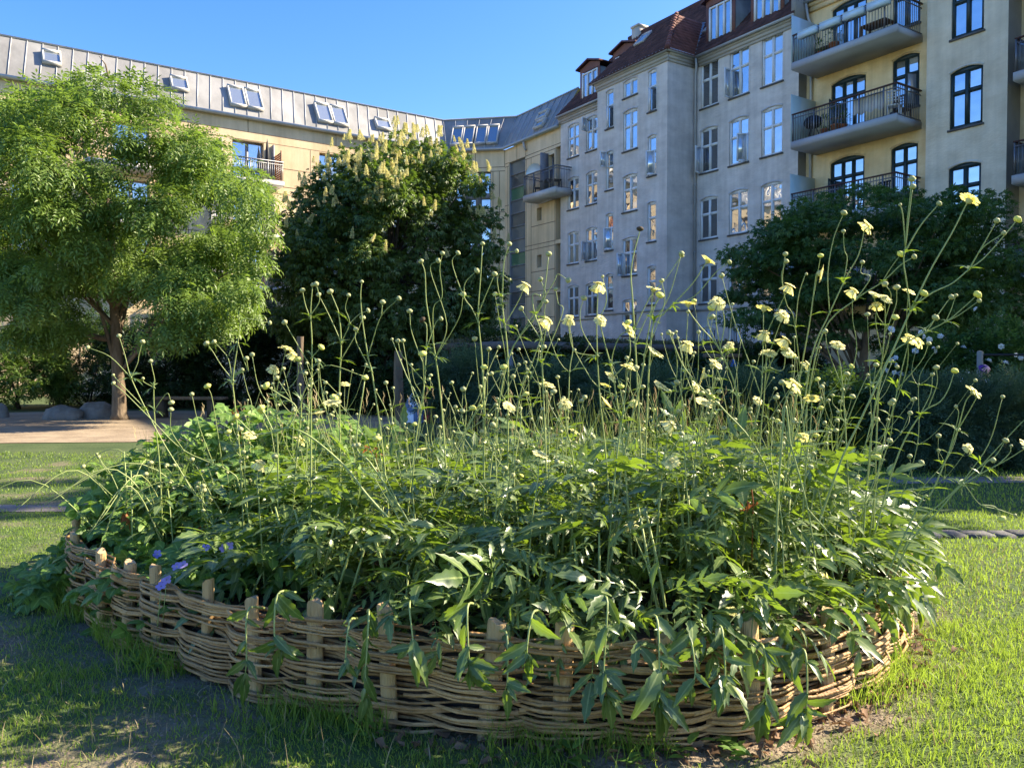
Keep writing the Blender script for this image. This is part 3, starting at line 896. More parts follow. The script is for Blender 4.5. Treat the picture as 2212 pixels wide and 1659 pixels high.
for h in Sh[1:4]: window(sb, RF, *h[:4], .25, 'gwin', 'glassd', 1, None, 0, .05, sill=False)
window(sb, RF, *Sh[4], .2, 'gwin', 'glassd', 1, .5, 0, .06, sill=False)
for h in Sh[5:]: window(sb, RF, *h[:4], .28, 'gwin', 'glassd', 1, .5, 0, .05, sill=False)
h = Sh[0]                                          # glazed stair tower strip
mb = MB(RF)
x0, x1 = h[0], h[1]
nz = 17
for i in range(nz+1):
    z = h[2] + (h[3]-h[2])*i/nz
    mb.box(x0+.05, x1-.05, .10, .2, z-.03, z+.03)
for x in (x0, x1-.05): mb.box(x, x+.05, .08, .22, h[2], h[3])
st = mb.build("stair_window", M['gwin'], sb)
mb = MB(RF)
for i in range(nz):
    z0, z1 = h[2]+(h[3]-h[2])*i/nz+.03, h[2]+(h[3]-h[2])*(i+1)/nz-.03
    mb.quad((x0+.05,.17,z0),(x1-.05,.17,z0),(x1-.05,.17,z1),(x0+.05,.17,z1))
mb.build("pane", M['glasss'], st)
# mansard in standing seam zinc
EV = [LF @ Vector((-26,0,0)), PA, PB, RF @ Vector((-10.85,0,0))]
def offs(d):
    out = []
    dirs = [(EV[i+1]-EV[i]).normalized() for i in range(3)]
    nin = [Vector((-v.y, v.x, 0)) for v in dirs]      # inward
    for i, p in enumerate(EV):
        if i == 0: out.append(p + nin[0]*d)
        elif i == 3: out.append(p + nin[2]*d)
        else:
            n = (nin[i-1]+nin[i]).normalized()
            out.append(p + n * (d / n.dot(nin[i])))
    return out
E0 = offs(-.16); E1 = offs(1.25); ZE, ZR = 14.75, 16.98
mb = MB(); seam = MB()
for i in range(3):
    a0, b0 = E0[i], E0[i+1]; a1, b1 = E1[i], E1[i+1]
    L_ = (b0-a0).length
    n = max(1, round(L_/.63))
    nn = Vector((-(b0-a0).y, (b0-a0).x, 0)).normalized()
    for k in range(n):
        t0, t1 = k/n, (k+1)/n
        p = [a0.lerp(b0,t0)+Vector((0,0,ZE)), a0.lerp(b0,t1)+Vector((0,0,ZE)), a1.lerp(b1,t1)+Vector((0,0,ZR)), a1.lerp(b1,t0)+Vector((0,0,ZR))]
        mb.add(p, [(0,1,2,3)])
        up_ = (Vector((0,0,1))*.5 - nn).normalized()
        seam.bar(p[0]-nn*.012, p[3]-nn*.012, .035, .05, up=tuple(up_))
T1 = offs(1.25); T2 = offs(9.0)
for i in range(3):
    mb.add([T1[i]+Vector((0,0,ZR)), T1[i+1]+Vector((0,0,ZR)), T2[i+1]+Vector((0,0,ZR+.35)), T2[i]+Vector((0,0,ZR+.35))], [(0,1,2,3)])
rf = mb.build("mansard_roof", M['zinc'], sb)
seam.build("standing_seam", M['zincd'], rf)
g = MB(); g.tube([p+Vector((0,0,ZR+.03)) for p in offs(1.23)], .05, 6); g.build("ridge_cap", M['zincd'], rf)
g = MB(); g.tube([p+Vector((0,0,14.66)) for p in offs(-.22)], .10, 8); g.build("gutter", M['zincd'], sb)
g = MB(RF); g.tube([(-14.2,-.2,14.55),(-14.2,-.16,14.3),(-14.1,-.1,14.05)], .07, 8); g.build("rainwater_spout", M['zincd'], sb)
SLP = (ZR-ZE)/1.41
def skyl(F, x, zc_, w, hgt, nm="roof_window"):
    y = -.16 + (zc_-hgt/2-ZE)/SLP
    T = F @ Matrix.Translation((x, y, zc_-hgt/2)) @ Matrix.Rotation(math.atan(SLP), 4, 'X')
    l = hgt/math.sin(math.atan(SLP))
    n = 2 if w > 1.2 else 1
    b = MB(T); p = MB(T)
    for i in range(n):
        a = -w/2 + w*i/n + (.02 if i else 0); c = -w/2 + w*(i+1)/n - (.02 if i < n-1 else 0)
        b.box(a, c, 0, .09, 0, .22); b.box(a, c, l-.11, l, 0, .24); b.box(a, a+.08, .09, l-.11, 0, .22); b.box(c-.08, c, .09, l-.11, 0, .22)
        p.quad((a+.08,.09,.16),(c-.08,.09,.16),(c-.08,l-.11,.16),(a+.08,l-.11,.16))
    o = b.build(nm, M['concrete'] , sb); p.build("pane", M['glassk'], o)
for x, z, w, hh in ((-9.57,16.1,.8,.75),(-3.87,15.95,.85,.8),(-.55,15.8,1.75,1.25),(4.26,15.75,1.8,1.25),(7.45,15.72,.95,.72),(-15.5,15.9,1.75,1.25),(-20,16.0,.85,.8)): skyl(LF, x, z, w, hh)
for x in (.62, 1.36, 2.16, 2.9): skyl(CF, x, 15.62, .70, 1.35)
skyl(RF, -13.2, 15.9, 1.0, .5); skyl(RF, -12.9, 15.25, .9, .5)
for zb in (11.0, 8.2, 5.4):
    balcony(sb, LF, -2.6, 1.0, 0, -1.25, zb, .2, 1.05, 'concrete', rm='steel')
    balcony(sb, LF, -8.4, -4.9, 0, -1.25, zb, .2, 1.05, 'concrete', rm='steel')
    for x in (-2.0, .72): b = MB(LF); b.box(x-.04, x+.04, -.45, 0, zb+.2, zb+2.35); b.build("side_screen", M['gwin'], sb)
sbal = balcony(sb, RF, -12.95, -9.85, 0, -1.05, 10.72, .3, 1.15, 'concrete', rm='steel', sides=(True, True))
b = MB(RF); b.box(-12.1,-11.98,-.5,0,11.1,13.4); b.build("side_screen", M['gwin'], sb)
GRP = "dark slatted chairs on the corner balcony"
chair(-12.35, -.5, 11.02, 'black', "dark slatted chair nearest the glass stair strip on the corner balcony", 160, 1, GRP, RF)
chair(-10.6, -.5, 11.02, 'black', "dark slatted chair nearest the grey wall on the corner balcony", 160, 1.25, GRP, RF)
loc = RF @ Vector((-11.4,-.5,11.02))
root = empty("balcony_table", tuple(loc), "dark table between the chairs on the corner balcony", "table")
b = MB(RF); b.box(-11.8,-11.0,-.8,-.25,11.68,11.72); b.build("table_top", M['black'], root)
for x in (-11.75,-11.05):
    b = MB(RF); b.bar((x,-.75,11.02),(x,-.3,11.68),.03); b.bar((x,-.3,11.02),(x,-.75,11.68),.03); b.build("leg", M['steel'], root)
loc = RF @ Vector((-12.5,-.9,12.3))
root = empty("sunshade", tuple(loc), "pale grey awning leaf curved over the corner balcony rail", "sunshade")
b = MB(RF)
for i in range(12):
    q0, q1 = math.pi*i/12, math.pi*(i+1)/12
    b.add([(-12.3-.7*math.cos(q0),-.85,12.3+.5*math.sin(q0)),(-12.3-.7*math.cos(q1),-.85,12.3+.5*math.sin(q1)),(-12.3,-.85,12.3),(-12.3-.7*math.cos(q0),-.82,12.3+.5*math.sin(q0)),(-12.3-.7*math.cos(q1),-.82,12.3+.5*math.sin(q1)),(-12.3,-.82,12.3)],[(0,1,2),(3,4,5),(0,1,4,3)])
b.build("canopy", M['planterb'], root)
b = MB(RF); b.bar((-12.3,-.835,11.05),(-12.3,-.835,12.3),.03); b.build("pole", M['steel'], root)
# folded parasol, slatted screen and planter on the left row's balcony
loc = LF @ Vector((.35,-.5,11.2))
root = empty("folded_parasol", tuple(loc), "folded black parasol on the left building's top balcony", "parasol")
T = LF @ Matrix.Translation((.35,-.5,11.2))
b = MB(T); b.tube([(0,0,0),(0,0,2.4)], .02, 6); b.build("pole", M['steel'], root)
b = MB(T); b.lathe((0,0,0), [(.09,.9),(.13,1.1),(.10,1.7),(.05,2.2),(.01,2.35)], 9); b.build("canopy", M['black'], root)
loc = LF @ Vector((.9,-.6,11.2))
root = empty("slatted_screen", tuple(loc), "red brown slatted wooden screen at the right end of the left top balcony", "screen")
b = MB(LF)
for i in range(13): b.box(.86,.9,-1.15,-.1,11.3+i*.12,11.3+i*.12+.07)
b.build("slats", M['terra'], root)
b = MB(LF); b.box(.85,.91,-1.19,-1.15,11.2,12.9); b.box(.85,.91,-.1,-.06,11.2,12.9); b.build("frame", M['darkwood'], root)
# ------------------------------------------------------------------ leaf scatter
NR = np.random.default_rng(7)
def unit(a):
    return a / np.maximum(np.linalg.norm(a, axis=-1, keepdims=True), 1e-9)
def rots(d, up, roll=0.0):
    """rotation matrices with local x along d and local z near up"""
    x = unit(d)
    y = unit(np.cross(up, x))
    z = np.cross(x, y)
    if roll is not 0.0:
        c, s = np.cos(roll)[:, None], np.sin(roll)[:, None]
        y, z = y*c + z*s, z*c - y*s
    return np.stack([x, y, z], axis=2)
def scatter(tv, tf, P, R, S):
    n, V = len(P), len(tv)
    v = np.einsum('nij,vj->nvi', R, tv) * np.asarray(S).reshape(-1, 1, 1) + P[:, None, :]
    f = tf[None] + (np.arange(n) * V)[:, None, None]
    return v.reshape(-1, 3), f.reshape(-1, tf.shape[1])
def merge(parts):
    vs, fs, b = [], [], 0
    for v, f in parts:
        vs.append(v); fs.append(f + b); b += len(v)
    return np.concatenate(vs), np.concatenate(fs)
def diamond(o, d, up, l, w, fold=.15, sag=.1):
    """one leaf: two quads folded on the midrib"""
    o, d, up = np.array(o, float), np.array(d, float), np.array(up, float)
    d = d/np.linalg.norm(d)
    s = np.cross(up, d); s /= np.linalg.norm(s)
    u = np.cross(d, s)
    a, b, c = o, o + d*l*.5 - u*sag*l*.2, o + d*l - u*sag*l
    L_ = o + d*l*.45 + s*w/2 + u*fold*w; R_ = o + d*l*.45 - s*w/2 + u*fold*w
    return np.array([a, L_, c, b, R_]), np.array([[0,3,2,1],[0,4,2,3]])
def template(leaves):
    return merge([diamond(*l) for l in leaves])
T_ASH = template([((.06+.055*i,0,-.012*i*i), (.55,sd*1,-.25-.05*i), (0,0,1), .105, .034) for i in range(4) for sd in (-1,1)] + [((.27,0,-.12),(1,0,-.8),(0,0,1),.11,.036)])
T_CHEST = template([((0,0,0), (math.cos(q), math.sin(q), -.45), (0,0,1), .2-.03*abs(q), .062, .12, .25) for q in (-1.5,-.8,0,.8,1.5)])
T_MAPLE = template([((0,0,0), (math.cos(q), math.sin(q), -.3), (0,0,1), .10-.02*abs(q), .03, .1, .2) for q in (-1.6,-.8,0,.8,1.6)])
T_SHRUB = template([((.03*i,0,0), (.6,(-1)**i,.15-.1*i), (0,0,1), .085, .048) for i in range(4)] + [((.12,0,0),(1,0,-.1),(0,0,1),.085,.048)])
T_FEATH = template([((.03*i,0,0), (1,(-1)**i*.9,.1), (0,0,1), .07, .016) for i in range(7)] + [((.2,0,0),(1,0,-.1),(0,0,1),.08,.018)])

def clumps(n, c, r, rng, inner=.55, zsq=1.0, lower=-1.0, bumps=.18):
    """clump centres through an ellipsoid, mostly towards its skin, with an uneven outline"""
    d = unit(rng.normal(size=(n*3, 3)))
    d = d[d[:, 2] > lower][:n]
    n = len(d)
    k = inner + (1-inner) * rng.random(n)**.5
    lump = np.array([1 + bumps * 2 * mnoise.noise(Vector(v)*1.7 + Vector((c[0], c[1], 3))) for v in d])
    return np.array(c) + d * np.array(r) * (k * lump)[:, None], d
def foliage(T, cc, cd, per, rad_, rng, size=(.8, 1.25), droop=.35, out=1.0, flat=.7):
    """leaves round every clump centre, pointing out of the clump and drooping"""
    n = len(cc)
    P = np.repeat(cc, per, axis=0)
    g = unit(rng.normal(size=(n*per, 3))) * (rng.random((n*per, 1))**.45)
    rr = np.repeat(np.asarray(rad_).reshape(-1, 1) * np.ones((n, 1)), per, axis=0)
    o = g * rr * np.array([1, 1, flat])
    P = P + o
    d = unit(g)*.9 + np.repeat(cd, per, axis=0)*.5*out + rng.normal(size=P.shape)*.35
    d[:, 2] -= droop
    up = np.tile([0., 0, 1], (len(P), 1)) + rng.normal(size=P.shape)*.35
    R = rots(d, up)
    return scatter(T[0], T[1], P, R, rng.uniform(size[0], size[1], len(P)))
def limbs(mb, base, top, r0, targets, rng, trunk_bend=.15, k=6):
    base, top = Vector(base), Vector(top)
    mid = base.lerp(top, .5) + Vector((rng.uniform(-1,1), rng.uniform(-1,1), 0))*trunk_bend
    path = smooth_path([base, base.lerp(mid,.3)+Vector((.02,0,0)), mid, top], 5)
    nn = len(path)
    mb.tube(path, [r0*(1.25 if i == 0 else 1)*(1-.62*i/(nn-1)) for i in range(nn)], 10)
    for t in targets:
        t = Vector(t)
        f = rng.uniform(.35, .95)
        s = path[int(f*(nn-1))]
        m = s.lerp(t, .5) + Vector((rng.uniform(-.2,.2), rng.uniform(-.2,.2), rng.uniform(.05,.35)))
        q = smooth_path([s, m, t], 5)
        r1 = r0*.36*(1-.4*f)
        mb.tube(q, [r1*(1-.85*i/(len(q)-1)) for i in range(len(q))], k)

# ------------------------------------------------------------------ left tree (ash like, feathery leaves)
rng = random.Random(21)
b0 = at(258, 905, 21.5); b0.z = 0
tr = empty("ash_tree", tuple(b0), "big light green tree with drooping feathery leaves beside the boulders", "tree")
cen = at(225, 452, 21.5)
cc, cd = clumps(165, (cen[0]-.25, cen[1], cen[2]), (4.25, 3.3, 3.5), NR, .5, lower=-.75, bumps=.12)
ext = [(-40,250),(60,215),(150,190),(215,165),(255,150),(300,185),(370,200),(420,270),(480,315),(540,385),(575,440),(590,500),(580,560),(560,620),(555,670),(500,690),(430,700),(390,715),(340,690),(90,705),(40,690),(150,700),(-30,640),(540,350),(520,640),(470,660),(380,640),(30,600),(80,650),(130,660),(180,650),(330,640),(60,560),(160,600),(250,600),(350,590),(450,590),(430,640),(110,720),(170,735),(15,715),(365,705),(530,600),(545,660),(410,560),(300,560),(510,520)]
ex = np.array([tuple(at(x-(42 if x > 300 else 0)+(25 if x < 60 else 0), y+(22 if y < 300 else 0), 21.5 + rng.uniform(-2.6, .3))) for x, y in ext])
cc = np.concatenate([cc, ex]); cd = np.concatenate([cd, unit(ex - np.array(cen))])
topx = [-400,0,100,150,225,300,370,420,480,540,600,660]; topy = [240,200,182,158,128,165,188,255,305,370,455,560]
pj = np.array([proj(p) for p in cc])
okk = (pj[:,1] > np.interp(pj[:,0], topx, topy) + 38) & (pj[:,0] < 570) & ~((pj[:,0] > 170) & (pj[:,0] < 345) & (pj[:,1] > 640))
cc, cd = cc[okk], cd[okk]
keep = ~((cc[:, 0] < at(120, 500, 21.5).x) & (cc[:, 2] < at(120, 640, 21.5).z) & (NR.random(len(cc)) < .55))
cc, cd = cc[keep], cd[keep]
v, f = foliage(T_ASH, cc, cd, 100, NR.uniform(.45, .75, len(cc)), NR, (1.1, 1.6), .55, 1.0, .5)
crown = link("crown", rawmesh("crown", v - np.array(b0), f, M['ash'], False), tr)
mb = MB()
limbs(mb, b0, at(235, 430, 21.7), .21, [tuple(p) for p in cc[::14]], rng)
q = [at(245,725,21.5), at(225,732,21.5), at(190,722,21.4), at(150,700,21.2)]
mb.tube(smooth_path(q, 4), [.10-.004*i for i in range(13)], 7)
tw = [at(235,170,21.3), at(228,140,21.3), at(214,122,21.3)]
mb.tube(tw, [.03,.02,.008], 5)
mb.build("trunk", M['bark'], tr, smooth=True)

# ------------------------------------------------------------------ middle tree with cream blossom spikes
rng = random.Random(5)
b0 = at(850, 900, 27); b0.z = 0
tr = empty("blossoming_tree", tuple(b0), "broad dark glossy leaved tree covered in upright cream blossom spikes", "tree")
cen = at(838, 590, 27)
cc, cd = clumps(300, cen, (3.65, 3.2, 4.15), NR, .55, lower=-.85, bumps=.13)
ext = [(862,310),(905,330),(800,340),(745,350),(700,385),(1000,360),(1035,400),(660,430),(625,490),(1060,470),(1065,540),(1070,610),(1050,680),(620,560),(610,620),(930,335),(965,345),(1025,700),(615,700),(700,410),(770,345)]
ex = np.array([tuple(at(x, y, 27 + rng.uniform(-1.5, .3))) for x, y in ext])
cc = np.concatenate([cc, ex]); cd = np.concatenate([cd, unit(ex - np.array(cen))])
v, f = foliage(T_CHEST, cc, cd, 100, NR.uniform(.45, .75, len(cc)), NR, (.65, 1.1), .35, 1.0, .8)
link("crown", rawmesh("crown", v - np.array(b0), f, M['chest'], False), tr)
mb = MB()
limbs(mb, b0, at(845, 480, 27.2), .24, [tuple(p) for p in cc[::7]], rng)
mb.build("trunk", M['barkd'], tr, smooth=True)
sp = MB()
rs = random.Random(6)
for lv in range(11):
    z = .30*lv/10
    rr = .062*(1-(lv/10)**1.5*.8)
    for k in range(8):
        q = 2*math.pi*(k/8 + lv*.17)
        c = Vector((math.cos(q)*rr*rs.uniform(.5,1.1), math.sin(q)*rr*rs.uniform(.5,1.1), z + rs.uniform(-.01,.01)))
        o_ = Vector((math.cos(q), math.sin(q), rs.uniform(.2,.9))).normalized()*.034
        t = Vector((-math.sin(q), math.cos(q), 0))*.022
        sp.add([c-o_*.3, c+t, c+o_, c-t], [(0,1,2,3)])
        sp.add([c-o_*.2+Vector((0,0,.016)), c+o_*.5+Vector((0,0,.024)), c+o_*.3-Vector((0,0,.016)), c-o_*.3-Vector((0,0,.01))], [(0,1,2,3)])
spm = rawmesh("blossom_spike", np.array(sp.v), sp.f, M['blossom'])
rel = np.linalg.norm((cc-np.array(cen))/np.array((3.65,3.2,4.15)), axis=1)
front = [i for i in range(len(cc)) if rel[i] > .82 and cd[i][2] > -.2 and cd[i][1] < .25]
spots = []
pick = random.Random(3)
for i in front:
    w = 3 if cd[i][2] > .3 else (1 if pick.random() < .6 else 0)
    for _ in range(w):
        p = Vector(cc[i]) + Vector((pick.gauss(0,.2), pick.gauss(-.06,.14), .26 + pick.gauss(0,.1))) + Vector(cd[i])*.3
        spots.append(p)
pick.shuffle(spots)
extra = [(862,298),(745,352),(905,330),(800,340),(1000,350),(1022,362),(1040,395),(1066,425),(700,385),(830,362),(775,355),(715,402),(950,330),(985,352),(880,345)]
rest = spots[84:230]
spots = [at(x, y+6, 26) for x, y in extra] + spots[:84]
for p in spots:
    o = link("blossom_spike", spm, tr, tuple(p - b0))
    s = pick.uniform(.75, 1.2); o.scale = (s*1.25, s*1.25, s)
    o.rotation_euler = (pick.gauss(0,.2), pick.gauss(0,.2), pick.uniform(0,6))

tv, tf = np.array(sp.v), np.array(sp.f)
P = np.array([tuple(q) for q in rest]); nrs = np.random.default_rng(19)
v, f = scatter(tv[:, [2,0,1]], tf, P, rots(np.tile([0.,0,1],(len(P),1))+nrs.normal(size=P.shape)*.2, nrs.normal(size=P.shape)), nrs.uniform(.65,1.1,len(P)))
o = link("blossom_spikes", rawmesh("blossom_spikes", v-np.array(b0), f, M['blossom']), tr); tag(o, kind='stuff')

# ------------------------------------------------------------------ maple on the right
rng = random.Random(8)
b0 = at(1868, 880, 18); b0.z = 0
tr = empty("maple_tree", tuple(b0), "low spreading dark green maple in front of the balconies", "tree")
cen = at(1885, 590, 18)
pts, dirs = [], []
ext = [(1590,545),(1640,530),(1690,505),(1705,480),(1735,450),(1790,430),(1850,412),(1910,425),(1960,420),(2010,440),(2060,420),(2075,440),(2130,430),(2150,450),(2120,480),(2140,560),(2190,570),(2210,600),(2200,640),(2150,650),(2120,680),(2060,690),(1600,590),(1580,640),(1620,680),(1660,690),(1700,700),(1590,690),(1720,650),(2180,700),(2210,680),(2080,700),(1760,480),(1820,450),(1980,450),(2100,520),(1650,720),(1720,730),(1800,730),(1880,740),(1950,730),(2020,720),(1760,700),(1850,700),(1930,705),(2080,725),(1690,690),(1990,690)]
for x, y in ext:
    p = at(x, y, 18 + rng.uniform(-1.2, 1.0)); pts.append(tuple(p)); dirs.append(tuple((p-cen).normalized()))
c2, d2 = clumps(210, cen, (3.2, 2.6, 1.8), NR, .25, bumps=.1, lower=-.75)
cc = np.concatenate([np.array(pts), c2]); cd = np.concatenate([np.array(dirs), d2])
v, f = foliage(T_MAPLE, cc, cd, 120, NR.uniform(.35, .62, len(cc)), NR, (.85, 1.3), .25, 1.0, .38)
link("crown", rawmesh("crown", v - np.array(b0), f, M['maple'], False), tr)
mb = MB()
limbs(mb, b0, at(1880, 640, 18), .16, [tuple(p) for p in cc[::26]], rng, .1)
limbs(mb, b0 + Vector((.12,.1,0)), at(1960, 660, 18.2), .12, [tuple(p) for p in cc[3::28]], rng, .2)
mb.build("trunk", M['bark'], tr, smooth=True)

# ------------------------------------------------------------------ shrubs
def shrub(name, px, py, Y, rx, ry, T, mname, n, per, label, cat="shrub", group=None, seed=1, rad_=.42, size=(.9,1.5), base=None, ryd=None, zl=-.9):
    r = np.random.default_rng(seed)
    c = at(px, py, Y)
    loc = Vector((c.x, Y, 0))
    root = empty(name, tuple(loc), label, cat, group)
    RX, RZ = rx/FPX*Y, ry/FPX*Y
    cc, cd = clumps(n, c, (RX, ryd or RX*.7, RZ), r, .45, lower=zl, bumps=.18)
    cc[:, 2] = np.maximum(cc[:, 2], .12)
    v, f = foliage(T, cc, cd, per, r.uniform(rad_*.75, rad_*1.25, len(cc)), r, size, .2, 1.0, .85)
    v[:, 2] = np.maximum(v[:, 2], .01)
    link("foliage", rawmesh("foliage", v - np.array(loc), f, M[mname], False), root)
    mb = MB()
    rr = random.Random(seed)
    for i in range(5):
        t = cc[rr.randrange(len(cc))]
        a = loc + Vector((rr.uniform(-.15,.15), rr.uniform(-.15,.15), 0))
        q = smooth_path([a, a.lerp(Vector(t), .5)+Vector((0,0,.2)), Vector(t)], 4)
        mb.tube(q, [.04*(1-.8*k/(len(q)-1)) for k in range(len(q))], 5)
    mb.build("stem", M['barkd'], root, smooth=True)
    return root, cc, cd
GH = "dark shrubs behind the sandy play area"
shrub("shrub", 40, 800, 27, 130, 75, T_SHRUB, 'hedgel', 60, 70, "light green shrub at the picture's left edge behind the smallest boulder", seed=31, group=GH, rad_=.5)
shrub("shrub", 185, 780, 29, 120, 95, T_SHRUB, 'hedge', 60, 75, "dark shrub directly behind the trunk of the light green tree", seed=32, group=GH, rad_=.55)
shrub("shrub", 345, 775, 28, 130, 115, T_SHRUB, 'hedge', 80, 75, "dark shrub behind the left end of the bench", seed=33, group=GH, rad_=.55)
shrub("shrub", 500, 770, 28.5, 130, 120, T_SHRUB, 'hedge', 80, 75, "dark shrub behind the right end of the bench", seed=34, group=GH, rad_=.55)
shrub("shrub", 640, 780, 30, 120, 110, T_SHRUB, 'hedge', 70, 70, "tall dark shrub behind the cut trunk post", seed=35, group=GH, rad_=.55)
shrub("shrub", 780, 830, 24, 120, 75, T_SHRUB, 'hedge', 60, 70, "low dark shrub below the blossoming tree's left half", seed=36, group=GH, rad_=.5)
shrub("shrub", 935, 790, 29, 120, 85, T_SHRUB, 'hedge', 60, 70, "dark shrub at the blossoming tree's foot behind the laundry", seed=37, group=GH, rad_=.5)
GV = "dark climbers over the shed"
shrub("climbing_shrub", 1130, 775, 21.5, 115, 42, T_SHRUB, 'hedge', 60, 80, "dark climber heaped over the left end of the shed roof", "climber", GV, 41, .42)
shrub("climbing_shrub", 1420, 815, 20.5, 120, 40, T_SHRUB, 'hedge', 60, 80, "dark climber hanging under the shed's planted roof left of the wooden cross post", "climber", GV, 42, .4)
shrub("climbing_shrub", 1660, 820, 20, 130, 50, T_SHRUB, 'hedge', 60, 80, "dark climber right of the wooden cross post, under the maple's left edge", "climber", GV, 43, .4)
GF = "feathery bushes behind the flower bed"
shrub("feathery_bush", 1010, 840, 16, 90, 55, T_FEATH, 'feather', 50, 110, "grey green feathery bush in front of the white laundry", "bush", GF, 51, .36, (.9,1.4))
shrub("feathery_bush", 1170, 860, 15, 110, 52, T_FEATH, 'feather', 55, 110, "grey green feathery bush below the heaped climber", "bush", GF, 52, .36, (.9,1.4))
shrub("feathery_bush", 1370, 880, 14, 120, 52, T_FEATH, 'feather', 55, 110, "grey green feathery bush in front of the shed's open side", "bush", GF, 53, .34, (.9,1.4))
shrub("feathery_bush", 1620, 890, 13.5, 130, 55, T_FEATH, 'feather', 55, 110, "grey green feathery bush under the maple's left edge", "bush", GF, 54, .34, (.9,1.4))
GG = "green bushes along the right path"
shrub("leafy_bush", 1850, 900, 12.5, 130, 80, T_SHRUB, 'chest', 60, 110, "dark green bush in front of the maple's trunk", "bush", GG, 61, .33, (.6,1.0))
shrub("leafy_bush", 2030, 925, 11.5, 120, 85, T_FEATH, 'feather', 60, 130, "fine leaved dark bush standing left of the right hand path below the helmet", "bush", GG, 62, .32, (.7,1.1))
shrub("leafy_bush", 2180, 930, 11.8, 120, 90, T_FEATH, 'feather', 60, 130, "fine leaved dark bush cut off by the right edge of the picture", "bush", GG, 63, .32, (.7,1.1))
# white roses
rosepts = []
for i, (px, py, Y, rx, ry) in enumerate(((2010, 800, 14.5, 85, 70), (2150, 790, 14.5, 100, 75))):
    root, cc, cd = shrub("rose_bush", px, py, Y, rx, ry, T_SHRUB, 'maple', 60, 90, ["white flowered rose bush between the maple trunk and the helmet's post", "white flowered rose bush behind the helmet's post at the right edge"][i], "rose bush", "white rose bushes", 71+i, .3, (.6,1.0))
    r = random.Random(71+i)
    rm = MB()
    for lay, (n, rr, hh) in enumerate(((6,.055,.01),(5,.04,.03),(4,.024,.045))):
        for k in range(n):
            q = 2*math.pi*k/n + lay*.5
            c = Vector((0,0,.0)); e = Vector((math.cos(q)*rr, math.sin(q)*rr, hh)); t = Vector((-math.sin(q), math.cos(q), 0))*rr*.6
            rm.add([c, (c+e)*.6-t, e, (c+e)*.6+t], [(0,1,2,3)])
    me = rawmesh("rose_flower", np.array(rm.v), rm.f, M['rose'])
    fr = [k for k in range(len(cc)) if cd[k][1] < .2]
    for k in range(34 if i == 0 else 26):
        j = r.choice(fr)
        p = Vector(cc[j]) + Vector(cd[j])*.28 + Vector((r.gauss(0,.15), r.gauss(-.1,.1), r.gauss(.02,.15)))
        o = link("rose_flower", me, root, tuple(p - ROOT[root.name]))
        o.rotation_euler = (rad(60)+r.gauss(0,.5), r.gauss(0,.5), r.uniform(-1,1)); s = r.uniform(.7,1.35); o.scale = (s,s,s)

# trees added out of frame, placed and sized to shade the lawns
def side_tree(x, y, zc_, r, label, seed, n=70):
    rr = np.random.default_rng(seed); q = random.Random(seed)
    root = empty("added_shade_tree", (x, y, 0), label, "tree", "unseen trees added to shade the lawn")
    cc, cd = clumps(n, (x, y, zc_), r, rr, .35, bumps=.2)
    v, f = foliage(T_CHEST, cc, cd, 55, rr.uniform(.4,.6,len(cc)), rr, (.8,1.3), .35)
    link("crown", rawmesh("crown", v - np.array((x,y,0)), f, M['chest']), root)
    mb = MB(); limbs(mb, (x,y,0), (x,y,zc_), .16, [tuple(p) for p in cc[::6]], q); mb.build("trunk", M['bark'], root, smooth=True)
side_tree(10.3, 10.9, 5.6, (2.2, 1.8, 3.6), "dark tree added beyond the right edge to shade the lawn beside the kerb stones", 91, 105)
side_tree(15.4, 15.9, 8.8, (2.6, 3.3, 7.4), "tall dark tree added beyond the right edge to shade the left lawn", 92, 260)

# ------------------------------------------------------------------ shed with planted roof, laundry, posts, bench, boulders
A_ = at(1262, 757, 21.5); B_ = at(1790, 757, 29)
A_.z = B_.z = 0
u_ = (B_-A_).normalized(); n_ = Vector((u_.y, -u_.x, 0))
SF = Matrix.Translation(A_) @ Matrix((u_, -n_, Vector((0,0,1)))).transposed().to_4x4()
LS = (B_-A_).length
sh = empty("shed", tuple(A_), "long low open shed with a dark fascia and planted roof before the grey building", "shed")
mb = MB(SF); mb.box(-2.6, LS, -.1, 3.4, 1.92, 2.10); mb.build("roof", M['slate'], sh)
mb = MB(SF); mb.box(-2.6, LS, 2.6, 2.7, 0, 1.92); mb.build("back_wall", M['barkd'], sh)
for i in range(7):
    x = -2.5 + i*(LS+2.4)/6
    mb = MB(SF); mb.box(x-.06, x+.06, 0, .12, 0, 1.92); mb.build("post", M['lead'], sh)
mb = MB(SF)
for i in range(24): mb.box(-2.4+.12*i, -2.388+.12*i, .3, .312, .1, 1.8)
for i in range(12): mb.box(-2.4, .4, .314, .326, .2+.13*i, .212+.13*i)
mb.build("wire_panel", M['steel'], sh)
r = np.random.default_rng(77)
n = 5200
P = np.stack([r.uniform(-2.5, LS-.1, n), r.uniform(0, 3.2, n), np.full(n, 2.10)], 1)
P[:, 2] += np.array([.06 + .10*max(0, mnoise.noise(Vector((p[0]*.9, p[1]*.9, 0)))) for p in P]) * r.random(n)*1.6
Mx = np.array(SF.to_3x3()); Pw = P @ Mx.T + np.array(A_)
d = r.normal(size=(n,3)); d[:,2] = abs(d[:,2])+.3
v, f = scatter(*template([((0,0,0),(1,.6,.5),(0,0,1),.11,.05),((0,0,0),(-.6,1,.6),(0,0,1),.11,.05),((0,0,0),(-.4,-1,.8),(0,0,1),.11,.05)]), Pw, rots(d, np.tile([0.,0,1],(n,1))+r.normal(size=(n,3))*.3), r.uniform(.6,1.2,n))
o = link("sedum_mat", rawmesh("sedum_mat", v-np.array(A_), f, M['sedum']), sh); tag(o, kind='stuff')
loc = at(997, 900, 25); loc.z = 0
